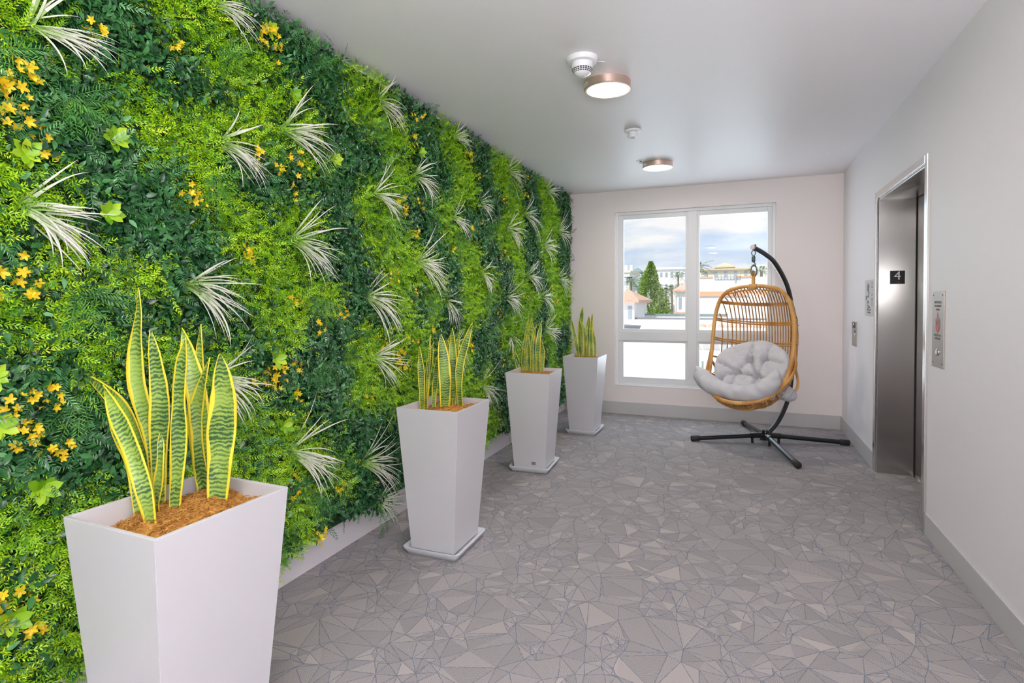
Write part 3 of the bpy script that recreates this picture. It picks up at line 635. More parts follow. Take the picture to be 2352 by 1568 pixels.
def plant_wall():
    Y0, Y1, Z0, Z1 = -.5, 6.58, .14, 2.645
    root = thing('vertical_garden', 'living wall of artificial dark and lime green foliage covering the left wall', 'plant wall', (XL, 3.0, 0))
    inv = Vector((-XL, -3.0, 0))
    bb = bmesh.new(); box(bb, .001, .035, Y0 - 3.0, Y1 - 3.0, Z0 + .03, Z1 - .005)
    obj('backing_panel', bb, M['backing'], root)
    S = np.array([p for p in SB + SD]); lab = np.array([1] * len(SB) + [0] * len(SD))
    def classify(y, z):
        q = np.stack([y + rs.normal(0, .035, len(y)), z + rs.normal(0, .035, len(y))], 1)
        out = np.zeros(len(y), int)
        for i in range(0, len(y), 4000):
            dd = ((q[i:i + 4000, None] - S[None]) ** 2).sum(2); out[i:i + 4000] = lab[dd.argmin(1)]
        return out
    def scatter(k):
        y = rs.uniform(Y0, Y1, k); z = rs.uniform(Z0, Z1, k)
        m = z > Z0 + .05 + .035 * np.sin(y * 9) + .02 * np.sin(y * 23)
        return y[m], z[m]
    A = (Y1 - Y0) * (Z1 - Z0)
    off = np.array([-XL, -3.0, 0])
    dk = Soup(); br = Soup()
    # relief: clumps stand out further
    def relief(y, z): return .5 + .25 * np.sin(y * 7.1 + 2 * np.sin(z * 5)) + .25 * np.sin(z * 8.3 + 1.7 * np.sin(y * 6))
    y, z = scatter(int(A * 9600)); c = classify(y, z)
    def tonefield(y, z, sc=1.0):
        return .5 + .5 * np.sin(y * 31 * sc + 3 * np.sin(z * 17 * sc)) * np.sin(z * 27 * sc + 2.5 * np.sin(y * 13 * sc))
    # dark broad leaves
    m = (c == 0) | (rs.rand(len(y)) < .10); yy, zz = y[m], z[m]; k = len(yy)
    dep = rs.beta(2.2, 1.6, k)
    x = XL + .035 + .07 * dep * (.6 + .5 * relief(yy, zz))
    d, n = rand_dirs(k, .55, .25); sz = rs.uniform(.021, .040, k)
    dk.add(np.stack([x, yy, zz], 1) + off, d, n, sz, LEAF_V, LEAF_F, np.clip(.12 + .42 * tonefield(yy, zz, .5) + rs.normal(0, .22, k), 0, 1), sz * rs.uniform(.75, 1.1, k))
    # small dark fern sprays
    y2, z2 = scatter(int(A * 420)); c2 = classify(y2, z2); m = (c2 == 0); y2, z2 = y2[m], z2[m]; k = len(y2)
    d, n = rand_dirs(k, .5, .35)
    x = XL + .06 + .05 * rs.rand(k)
    sprays(dk, np.stack([x, y2, z2], 1) + off, d, n, rs.uniform(.06, .11, k), 9, .022, .55, np.clip(rs.normal(.5, .25, k), 0, 1), 62)
    dark = dk.build('dark_foliage', M['dleaf'], root); dark['kind'] = 'stuff'; dark['label'] = 'dark green broadleaf and small fern mats'
    # bright sprays
    y2, z2 = scatter(int(A * 5000)); c2 = classify(y2, z2); m = (c2 == 1) | (rs.rand(len(y2)) < .02); y2, z2 = y2[m], z2[m]; k = len(y2)
    d, n = rand_dirs(k, .85, .35)
    dep = rs.rand(k)
    x = XL + .035 + .045 * dep * (.6 + .6 * relief(y2, z2))
    tn = np.clip(.20 + .30 * rs.rand(k) + .30 * tonefield(y2, z2, .45) + rs.normal(0, .14, k), 0, 1)
    sprays(br, np.stack([x, y2, z2], 1) + off, d, n, rs.uniform(.05, .085, k), 6, .0165, .85, tn, 52, .2)
    bright = br.build('lime_foliage', M['bleaf'], root); bright['kind'] = 'stuff'; bright['label'] = 'lime green feathery sprig mats'
plant_wall()

ORD = 'first second third fourth fifth sixth seventh eighth ninth tenth eleventh twelfth thirteenth fourteenth fifteenth sixteenth seventeenth eighteenth nineteenth twentieth twenty-first twenty-second twenty-third twenty-fourth twenty-fifth twenty-sixth twenty-seventh twenty-eighth twenty-ninth thirtieth thirty-first thirty-second thirty-third thirty-fourth thirty-fifth thirty-sixth'.split()
def row_of(z): return 'row under the ceiling' if z > 2.15 else 'upper middle row' if z > 1.55 else 'lower middle row' if z > .95 else 'lowest row'
def row_labels(items, what, yk=0, zk=1):
    out = {}
    for rw in ('row under the ceiling', 'upper middle row', 'lower middle row', 'lowest row'):
        ii = sorted([i for i, t in enumerate(items) if row_of(t[zk]) == rw], key=lambda i: items[i][yk])
        for j, i in enumerate(ii): out[i] = '%s on plant wall, %s from the near end, %s' % (what, ORD[j], rw)
    return out
def plant_root(name, label, cat, y, z, group, x=XL + .035):
    return thing(name, label, cat, (x, y, z), 0, group)
lab = row_labels(TUFTS, 'white-tipped grass tuft')
for i, (y, z, th, ln, sc) in enumerate(TUFTS):
    r = plant_root('grass_tuft', lab[i], 'grass tuft', y, z, 'white-tipped grass tufts on the plant wall')
    sp = Soup(); nb = int(27 * sc) + 6; seg = 9
    ln = min(max(ln, .17), .25) * 1.15
    a0 = math.radians(th)
    V = []; F = []; T = []
    for q in range(nb):
        a = a0 - .05 + rs.normal(0, .27) if q < nb - 5 else a0 + rs.uniform(.6, 1.7)
        l = ln * rs.uniform(.75, 1.3) * (1 if q < nb - 3 else .9); w = rs.uniform(.0017, .0034)
        out = rs.uniform(.45, 1.1); bend = rs.uniform(2.0, 7.0); side = rs.normal(0, 1.3)
        p = np.array([.02 + rs.uniform(0, .02), rs.normal(0, .008), rs.normal(0, .008)])
        d = nrm(np.array([out, math.cos(a), math.sin(a) + .25])); base = len(V)
        for s in range(seg + 1):
            t = s / seg
            wd = nrm(np.cross(d, np.array([.9, .2 * side, .4]))) * w * (1 - t ** 2.5) * (.6 + .8 * min(1, t * 4))
            V.append(p - wd); V.append(p + wd)
            d = nrm(d + np.array([-.85 * out, 0.02 * side, -.10 * bend * t * 2 - .05]) * (1.0 / seg) + np.array([0, -math.sin(a), math.cos(a)]) * side * .16 / seg * 2)
            p = p + d * l / seg
            p[0] = max(p[0], .045)
        for s in range(seg):
            F.append((base + 2 * s, base + 2 * s + 1, base + 2 * s + 3, base + 2 * s + 2)); T.append(np.clip(((s + .5) / seg) * 1.35 + rs.normal(0, .05), 0, 1))
    me = bpy.data.meshes.new('blades'); me.from_pydata(V, [], F)
    at = me.attributes.new('tone', 'FLOAT', 'FACE'); at.data.foreach_set('value', np.array(T, np.float32)); me.materials.append(M['grass']); me.shade_smooth()
    o = link(bpy.data.objects.new('blades', me)); o.parent = r
lab = row_labels(FLOW, 'yellow flower spray')
FP = []
for v in range(4):
    sp = Soup(); k = 5; an = np.arange(k) * 2 * PI / k
    dd = nrm(np.stack([np.full(k, .30 + .12 * v), np.cos(an), np.sin(an)], 1)); nn = np.tile([[1.0, 0, 0]], (k, 1)); nn = nrm(nn - dd * (nn * dd).sum(1, keepdims=True))
    sp.add(np.zeros((k, 3)), dd, nn, rs.uniform(.014, .019, k), OVAL_V, OVAL_F, np.clip(rs.normal(.5, .25, k), 0, 1))
    o = sp.build('flower', M['petal']); FP.append(o.data); bpy.data.objects.remove(o)
for i, (y, z, sc) in enumerate(FLOW):
    r = plant_root('flower_spray', lab[i], 'flowers', y, z, 'yellow flower sprays on the plant wall')
    st = bmesh.new()
    for f in range(rs.randint(6, 10)):
        c = Vector((rs.uniform(.05, .09), rs.normal(0, .023) * sc, rs.normal(0, .021) * sc))
        tube(st, [(0, 0, 0), (c.x * .5, c.y * .6, c.z * .6 + .003), tuple(c)], .0012, 5)
        o = link(bpy.data.objects.new('flower', FP[(i + f) % 4])); o.parent = r; o.location = c
        o.rotation_euler = (rs.uniform(0, 6), rs.normal(0, .45), rs.normal(0, .45)); s_ = sc * rs.uniform(.75, 1.0); o.scale = (s_, s_, s_)
    obj('stems', st, M['lime'], r)
lab = row_labels(FERN, 'dark fern clump')
for i, (y, z, th, ln, sc) in enumerate(FERN):
    r = plant_root('fern_clump', lab[i], 'fern', y, z, 'fern clumps on the plant wall')
    k = 6; ln = min(max(ln, .12), .17) * 1.35
    for q in range(k):
        sp = Soup()
        a = math.radians(th) + (q - (k - 1) / 2) * .42 + rs.normal(0, .08)
        P = np.array([[.045, 0, 0]]); d = nrm(np.array([[.55, math.cos(a), math.sin(a)]])); up = np.array([[1, 0, .4]])
        n = nrm(up - d * (up * d).sum()); L_ = np.array([ln * rs.uniform(.8, 1.15)])
        sprays(sp, P, d, n, L_, 18, .030, .38, np.array([rs.uniform(.25, .9)]), 68, .5, .8)
        sp.build('frond', M['fern'], r)
lab = row_labels(BROAD, 'lime broadleaf sprig')
for i, (y, z) in enumerate(BROAD):
    r = plant_root('broadleaf_sprig', lab[i], 'leaf sprig', y, z, 'lime broadleaf sprigs on the plant wall')
    sp = Soup(); k = 9; an = np.arange(k) * 2.4; d = nrm(np.stack([.35 + .07 * np.arange(k), np.cos(an), np.sin(an)], 1)); up = np.tile([[1, 0, .2]], (k, 1))
    n = nrm(up - d * (up * d).sum(1, keepdims=True))
    sp.add(np.tile([[.06, 0, 0]], (k, 1)), d, n, rs.uniform(.04, .058, k), OVAL_V, OVAL_F, rs.rand(k)); sp.build('leaves', M['lime'], r)

# ------------------------------------------------------------------ planters with snake plants
def leafmat():
    m = mat('snake_plant_leaf', (.2, .4, .05), .38)
    uv = N(m, 'ShaderNodeUVMap', uv_map='UVMap'); sep = N(m, 'ShaderNodeSeparateXYZ'); L(m, uv.outputs[0], sep.inputs[0])
    def MA(op, a, b=None, c=None):
        n = N(m, 'ShaderNodeMath', operation=op)
        for i, v in enumerate((a, b, c)):
            if v is None: continue
            if isinstance(v, (int, float)): n.inputs[i].default_value = v
            else: L(m, v, n.inputs[i])
        return n.outputs[0]
    def MIX(f, c1, c2):
        n = N(m, 'ShaderNodeMix', data_type='RGBA'); L(m, f, n.inputs[0])
        for i, c in ((6, c1), (7, c2)):
            if isinstance(c, tuple): n.inputs[i].default_value = (*c, 1)
            else: L(m, c, n.inputs[i])
        return n.outputs[2]
    u, v = sep.outputs[0], sep.outputs[1]
    tc = N(m, 'ShaderNodeTexCoord'); no = N(m, 'ShaderNodeTexNoise'); no.inputs['Scale'].default_value = 38; no.inputs['Detail'].default_value = 6; no.inputs['Roughness'].default_value = .7; L(m, tc.outputs['Object'], no.inputs['Vector'])
    no2 = N(m, 'ShaderNodeTexNoise'); no2.inputs['Scale'].default_value = 9; L(m, tc.outputs['Object'], no2.inputs['Vector'])
    au = MA('ABSOLUTE', u)
    ph = MA('ADD', MA('MULTIPLY', v, 470.0), MA('ADD', MA('MULTIPLY', no.outputs[0], 16.0), MA('MULTIPLY', MA('SINE', MA('MULTIPLY', u, 6.0)), .7)))
    band = MA('SINE', ph)
    thr = MA('MULTIPLY_ADD', no2.outputs[0], 4.6, -2.05)
    mr = N(m, 'ShaderNodeMapRange'); L(m, MA('SUBTRACT', band, thr), mr.inputs['Value']); mr.inputs['From Min'].default_value = -.9; mr.inputs['From Max'].default_value = .9
    c = MIX(mr.outputs[0], (.30, .45, .07), (.03, .10, .025))
    me_ = N(m, 'ShaderNodeMapRange'); me_.inputs['From Min'].default_value = .77; me_.inputs['From Max'].default_value = .83
    L(m, MA('ADD', au, MA('MULTIPLY_ADD', no2.outputs[0], .5, -.25)), me_.inputs['Value'])
    c = MIX(me_.outputs[0], c, (.86, .70, .04))
    L(m, c, bsdf(m).inputs['Base Color']); return m
M['snake'] = leafmat()
def snake_leaf(poly, w, parent, k, facing):
    pts = spline([Vector(p) for p in poly], 7)
    n = len(pts); L_ = [0]
    for a, b in zip(pts, pts[1:]): L_.append(L_[-1] + (b - a).length)
    tot = L_[-1]; V = []; F = []; UV = []
    nu = 6
    for i, p in enumerate(pts):
        t = L_[i] / tot
        T = (pts[min(i + 1, n - 1)] - pts[max(i - 1, 0)]).normalized()
        fc = Vector((math.sin(facing), -math.cos(facing), 0)); fc = Quaternion((0, 0, 1), (t - .5) * (k % 3 - 1) * .7) @ fc
        side = T.cross(fc).normalized(); nn = side.cross(T).normalized()
        ww = w / 2 * interp(((0, .55), (.2, .78), (.5, 1), (.72, .92), (.88, .6), (.96, .25), (1, .02)), t)
        bow = .035 * math.sin(PI * t) * (1 if k % 2 else -1)
        for j in range(nu + 1):
            u = -1 + 2 * j / nu
            V.append(p + side * (ww * u) + nn * (-ww * .32 * (1 - u * u) + .004 * math.sin(t * 13 + k) * u) + fc * bow * .6); UV.append((u, L_[i] + k * .37))
    for i in range(n - 1):
        for j in range(nu):
            a = i * (nu + 1) + j; F.append((a, a + 1, a + nu + 2, a + nu + 1))
    me = bpy.data.meshes.new('leaf'); me.from_pydata(V, [], F); me.update()
    uvl = me.uv_layers.new(name='UVMap')
    for l in me.loops: uvl.data[l.index].uv = UV[l.vertex_index]
    me.materials.append(M['snake']); me.shade_smooth()
    o = link(bpy.data.objects.new('leaf', me)); o.parent = parent
    s = o.modifiers.new('thick', 'SOLIDIFY'); s.thickness = .003; s.offset = 0
    return o
def planter(k, x, y, rz, label, slabel, sauc=True):
    r = thing('snake_plant_planter', label, 'potted plant', (x, y, .022), rz, 'tall white tapered planters')
    tx, ty, bx, by, zt, zb = .182, .206, .127, .151, .768, .004
    V = []; th = .012
    def ring(hx, hy, z): return [(-hx, -hy, z), (hx, -hy, z), (hx, hy, z), (-hx, hy, z)]
    b = bmesh.new()
    zi = .64; f = (zi - zb) / (zt - zb); ix, iy = bx + (tx - bx) * f - th, by + (ty - by) * f - th
    rings = [[b.verts.new(p) for p in q] for q in (ring(bx, by, zb), ring(tx, ty, zt), ring(tx - th, ty - th, zt), ring(ix, iy, zi))]
    for p, q in zip(rings, rings[1:]):
        for i in range(4): b.faces.new((p[i], p[(i + 1) % 4], q[(i + 1) % 4], q[i]))
    b.faces.new(rings[0][::-1]); b.faces.new(rings[-1])
    bmesh.ops.recalc_face_normals(b, faces=b.faces)
    bmesh.ops.bevel(b, geom=[e for e in b.edges], offset=.0018, segments=2, affect='EDGES')
    obj('planter_box', b, M['planter'], r)
    # moss: heap of fibres over a lumpy bed
    b = bmesh.new(); n = 22; g = []
    pr = random.Random(k)
    mx, my = tx - th - .008, ty - th - .008
    def hgt(u, v): return .712 + .026 * (1 - max(abs(u), abs(v)) ** 2) + .010 * math.sin(u * 5 + k) * math.cos(v * 4) + .014 * v
    for i in range(n + 1):
        g.append([b.verts.new((mx * (-1 + 2 * i / n), my * (-1 + 2 * j / n), hgt(-1 + 2 * i / n, -1 + 2 * j / n) + pr.uniform(-.004, .004))) for j in range(n + 1)])
    for i in range(n):
        for j in range(n): b.faces.new((g[i][j], g[i + 1][j], g[i + 1][j + 1], g[i][j + 1]))
    for q in range(1500 if k == 0 else 500):
        u, v = pr.uniform(-.95, .95), pr.uniform(-.95, .95); p = Vector((mx * u, my * v, hgt(u, v) + pr.uniform(-.002, .008)))
        a = pr.uniform(0, 2 * PI); l = pr.uniform(.008, .024); e = pr.uniform(-.2, .5)
        d = Vector((math.cos(a), math.sin(a), e)) * l; c = Vector((-math.sin(a), math.cos(a), 0)) * l * pr.uniform(-.3, .3)
        q1, q2, q3 = p - d * .5, p + c + Vector((0, 0, l * .2)), p + d * .5
        for z in (q1, q3):
            z.x = max(-mx, min(mx, z.x)); z.y = max(-my, min(my, z.y))
        tube(b, [q1, q2, q3], pr.uniform(.0008, .0015), 3, caps=False)
    o = obj('moss_topping', b, M['moss'], r); o['kind'] = 'stuff'; o['label'] = 'rust brown coconut moss'
    for i, (poly, w) in enumerate(LEAVES[k]):
        q = [(a, c, z - .022) for a, c, z in poly]
        q[0] = (q[0][0], q[0][1], .69)
        snake_leaf(q, w * 1.05, r, i + 3 * k, .42 + .25 * math.sin(i * 2.1))
    # saucer
    s = bmesh.new()
    sx, sy = bx + .038, by + .038
    def rr(hx, hy, z, rad, n=6):
        out = []
        for cx, cy, a0 in ((hx - rad, hy - rad, 0), (-hx + rad, hy - rad, PI / 2), (-hx + rad, -hy + rad, PI), (hx - rad, -hy + rad, 1.5 * PI)):
            for i in range(n + 1):
                a = a0 + PI / 2 * i / n; out.append(s.verts.new((cx + rad * math.cos(a), cy + rad * math.sin(a), z)))
        return out
    R = [rr(sx - .022, sy - .022, 0, .018), rr(sx - .012, sy - .012, .012, .022), rr(sx, sy, .024, .028), rr(sx + .002, sy + .002, .031, .03), rr(sx - .003, sy - .003, .032, .028), rr(sx - .015, sy - .015, .016, .022), rr(sx - .02, sy - .02, .012, .02)]
    for p, q in zip(R, R[1:]):
        m_ = len(p)
        for i in range(m_): s.faces.new((p[i], p[(i + 1) % m_], q[(i + 1) % m_], q[i]))
    s.faces.new(R[0][::-1]); s.faces.new(R[-1])
    so = obj('planter_saucer', s, M['saucer'], None, True, 50); so.scale = (1, 1, 1.35); so.location = (x, y, 0.0); so.rotation_euler = (0, 0, rz)
    tag(so, slabel, 'saucer', 'white saucers under the planters')
    return r
planter(0, -1.450, 1.085, -.02, 'nearest and largest-looking white tapered planter with tall yellow-edged snake plant', 'white saucer under the nearest planter')
planter(1, -1.500, 2.680, .02, 'second white tapered planter from the camera, with broad central snake plant leaf', 'white rounded saucer under the second planter from the camera')
r3 = planter(2, -1.535, 4.235, .06, 'third white tapered planter from camera, with drainage slot near its foot', 'white saucer under the third planter, with the slotted pot')
b = bmesh.new(); box(b, -.016, .018, -.0015, .003, -.012, .012, .0005)
o = obj('drain_slot', b, M['signink'], r3, label='small dark overflow slot'); o.location = (.035, -.1545, .05); o.rotation_euler = (-.072, 0, 0)
planter(3, -1.470, 5.605, .0, 'farthest white tapered planter, beside the window wall, with dark snake plant', 'white saucer under the farthest planter')
# ------------------------------------------------------------------ hanging egg chair
GX, GY = math.sin(math.radians(36)), math.cos(math.radians(36))
HX, HY = .25, 5.75
HANG = Vector((.134, 5.59, 0))
def stand():
    r = thing('egg_chair_stand', 'black tubular C-shaped stand on four crossed floor legs holding the egg chair', 'chair stand', (HX, HY, 0))
    sz = [(-.02, .085), (.08, .11), (.22, .20), (.36, .38), (.42, .60), (.445, .90), (.43, 1.20), (.345, 1.48), (.15, 1.70), (-.02, 1.79), (-.215, 1.850)]
    pts = spline([(GX * s, GY * s, z) for s, z in sz], 8)
    b = bmesh.new(); tube(b, pts, .0225, 16); obj('curved_pole', b, M['black'], r, True, 60)
    b = bmesh.new(); lathe(b, [(0, -.016), (.0235, -.016), (.0235, .002), (.0, .003)], 16)
    d = Vector(pts[-1]) - Vector(pts[-2]); o = obj('end_cap', b, mat('cap_plastic', (.55, .45, .45), .5), r, True, 40, label='pale pole end cap'); o.location = pts[-1]; o.rotation_mode = 'QUATERNION'; o.rotation_quaternion = Vector((0, 0, 1)).rotation_difference(d)
    b = bmesh.new(); lathe(b, [(0, 0), (.008, 0), (.008, .014), (0, .016)], 8); o = obj('bolt', b, M['chain'], r); o.location = (GX * -.17, GY * -.17, 1.862)
    for (x, y) in ((-.407, 5.558), (.062, 6.484), (.966, 5.921), (.459, 4.954)):
        e = Vector((x - HX, y - HY, .028)); s = Vector((0, 0, .078)); d = (e - s).normalized()
        b = bmesh.new(); tube(b, [s, s + d * .14], .026, 14); tube(b, [s + d * .13, e - d * .07], .0215, 14)
        lg = obj('leg', b, M['black'], r, True, 60)
        b = bmesh.new(); tube(b, [e - d * .08, e - d * .075, e, e + d * .004], [.0225, .0265, .0265, .022], 16); obj('rubber_foot', b, M['rubber'], lg, True, 50)
        b = bmesh.new(); q = s + d * .12; lathe(b, [(0, .006), (.007, .005), (.008, 0)], 10); o = obj('bolt', b, M['steelp'], lg); o.location = q + Vector((0, 0, .026))
        b = bmesh.new(); lathe(b, [(0, 0), (.012, 0), (.012, q.z - .02), (0, q.z - .02)], 10); o = obj('leveling_foot', b, M['rubber'], lg); o.location = (q.x, q.y, 0)
    b = bmesh.new(); lathe(b, [(0, .03), (.034, .03), (.036, .10), (.026, .125), (0, .125)], 20); obj('hub', b, M['black'], r, True, 40)
    for (z, dx) in ((1.11, 0), (1.02, 0)):
        b = bmesh.new(); tube(b, [(0, 0, 0), (.05, 0, 0)], .006, 8); o = obj('bolt', b, M['black'], r); o.location = (GX * .44, GY * .44, z)
stand()
ch = thing('hanging_hardware', 'dark swivel hook and chain links between stand arm and egg chair', 'chain', (HANG.x, HANG.y, 1.60))
def ringpts(c, rx, rz, ax='x', n=20):
    return [(c[0] + (rx * math.cos(2 * PI * i / n) if ax == 'x' else 0), c[1] + (rx * math.cos(2 * PI * i / n) if ax == 'y' else 0), c[2] + rz * math.sin(2 * PI * i / n)) for i in range(n)]
b = bmesh.new(); tube(b, ringpts((0, 0, .195), .016, .024), .0045, 8, True); obj('eye_ring', b, M['chain'], ch, True, 60)
b = bmesh.new(); lathe(b, [(0, .168), (.012, .168), (.0165, .160), (.0165, .118), (.012, .110), (0, .110)], 16); obj('swivel_body', b, M['chain'], ch, True, 40)
b = bmesh.new(); tube(b, spline([(0, 0, .112), (.014, 0, .098), (.012, 0, .08), (-.006, 0, .074), (-.012, 0, .084)], 5), .005, 8); obj('hook', b, M['chain'], ch, True, 60)
b = bmesh.new(); tube(b, ringpts((.004, 0, .030), .024, .056), .0065, 10, True); obj('carabiner', b, M['chain'], ch, True, 60)
b = bmesh.new(); tube(b, ringpts((-.004, 0, .005), .018, .030, 'y'), .005, 8, True); obj('chain_link', b, M['chain'], ch, True, 60)

# the basket: local frame, -y is the front
Z0C = .355
RIM = [(0, (0.0, 1.135)), (.06, (0.0, 1.128)), (.14, (-.003, 1.09)), (.25, (-.008, 1.00)), (.38, (-.015, .85)), (.5, (-.03, .68)), (.62, (-.06, .50)), (.72, (-.12, .35)), (.80, (-.21, .245)), (.88, (-.31, .165)), (.95, (-.385, .115)), (1.0, (-.42, .095))]
WID = [(0, .02), (.03, .10), (.06, .155), (.10, .21), (.14, .255), (.25, .325), (.38, .362), (.5, .374), (.62, .372), (.72, .362), (.80, .33), (.88, .27), (.95, .17), (1.0, .05)]
BACK = [(0, (.0, 1.135)), (.06, (.11, 1.12)), (.14, (.20, 1.07)), (.25, (.28, .97)), (.38, (.335, .80)), (.5, (.345, .62)), (.62, (.32, .42)), (.72, (.26, .25)), (.80, (.15, .11)), (.88, (-.02, .025)), (.95, (-.22, .015)), (1.0, (-.40, .08))]
def it2(tab, v):
    return Vector((interp([(a, b[0]) for a, b in tab], v), interp([(a, b[1]) for a, b in tab], v)))
def smooth_tab(tab, n=3):
    return tab
def shell(x, v):
    w = interp(WID, v); s = max(-1, min(1, x / w)); c = math.sqrt(max(0, 1 - s * s))
    r = it2(RIM, v); k = it2(BACK, v); p = r.lerp(k, c ** .85)
    return Vector((s * w, p.x, p.y))
def egg():
    r = thing('egg_chair', 'honey rattan egg-shaped basket chair hanging from the black stand', 'hanging chair', (HANG.x, HANG.y, Z0C), math.radians(-24))
    left = []; N_ = 36
    for i in range(N_ + 1):
        v = i / N_; w = interp(WID, v); p = it2(RIM, v); left.append(Vector((-w, p.x, p.y)))
    right = [Vector((-p.x, p.y, p.z)) for p in left]
    loop = left + right[::-1]
    sm = loop
    for _ in range(3): sm = [(sm[i - 1] + sm[i] * 2 + sm[(i + 1) % len(sm)]) / 4 for i in range(len(sm))]
    b = bmesh.new(); tube(b, sm, .0185, 12, True); obj('rim', b, M['rattan'], r, True, 70)
    # wrapped top and hanger
    b = bmesh.new(); tube(b, [(0, .0, 1.12), (0, 0, 1.20), (0, 0, 1.275)], .016, 12)
    for k in range(4): tube(b, ringpts((0, 0, 1.12 + .006 * k), .022, .02, 'y'), .004, 6, True)
    obj('hanger_post', b, M['rattan'], r, True, 60)
    b = bmesh.new()
    for k in range(7): tube(b, ringpts((-.03 + .01 * k, .0, 1.128), .024, .024, 'y', 14), .0045, 6, True)
    obj('binding', b, M['rattan'], r, True, 60)
    # vertical rods
    X = [-.35 + .70 * i / 25 for i in range(26)]
    for x in X:
        v0 = 0
        while interp(WID, v0) < abs(x) + .004: v0 += .002
        pts = []; n = 46; v1 = .985
        while interp(WID, v1) < abs(x) + .004: v1 -= .002
        for i in range(n + 1):
            t = i / n; t = .5 - .5 * math.cos(PI * t)
            v = v0 + (v1 - v0) * t; pts.append(shell(x, v))
        b = bmesh.new(); tube(b, pts, .0060, 6); obj('vertical_rod', b, M['rattan2'], r, True, 70)
    # horizontal bands: pairs of canes with weave between
    for v, rad in ((.25, .0085), (.263, .0085), (.39, .0085), (.403, .0085), (.52, .0085), (.533, .0085), (.64, .009), (.75, .010), (.84, .012), (.905, .013), (.955, .014)):
        w = interp(WID, v) * .999; pts = [shell(w * math.sin(a), v) for a in [(-PI / 2 + PI * i / 30) for i in range(31)]]
        b = bmesh.new(); tube(b, pts, rad, 8); obj('cane_band', b, M['rattan'], r, True, 60)
    # top web under the rim
    b = bmesh.new()
    for s in (-1, 1):
        pts = [(s * x, .035 + .02 * math.sin(x * 40), 1.10 - .55 * x * x) for x in [.02 + .26 * i / 12 for i in range(13)]]
        tube(b, pts, .007, 8)
    obj('top_web', b, M['rattan'], r, True, 60)
    # side fork: second cane leaving the rim and joining the seat ring
    for s in (-1, 1):
        b = bmesh.new()
        pts = spline([(s * .372, -.055, .56), (s * .395, -.06, .44), (s * .385, -.13, .34), (s * .34, -.22, .25), (s * .28, -.31, .17)], 7)
        tube(b, pts, .014, 10); obj('side_cane', b, M['rattan'], r, True, 60)
        b = bmesh.new()
        pts = spline([(s * .38, -.07, .44), (s * .375, .03, .34), (s * .36, .08, .22), (s * .30, .0, .12)], 7)
        tube(b, pts, .012, 10); obj('side_cane', b, M['rattan'], r, True, 60)
    # woven seat skirt between the front rings
    b = bmesh.new()
    for k in range(44):
        s = -1 + 2 * (k + .5) / 44
        pts = []
        for v in (.86, .89, .92, .95, .975):
            w = interp(WID, v); pts.append(shell(s * w * .97, v) * 1.0)
        tube(b, pts, .0042, 5)
    obj('woven_skirt', b, M['rattan2'], r, True, 70)
egg()
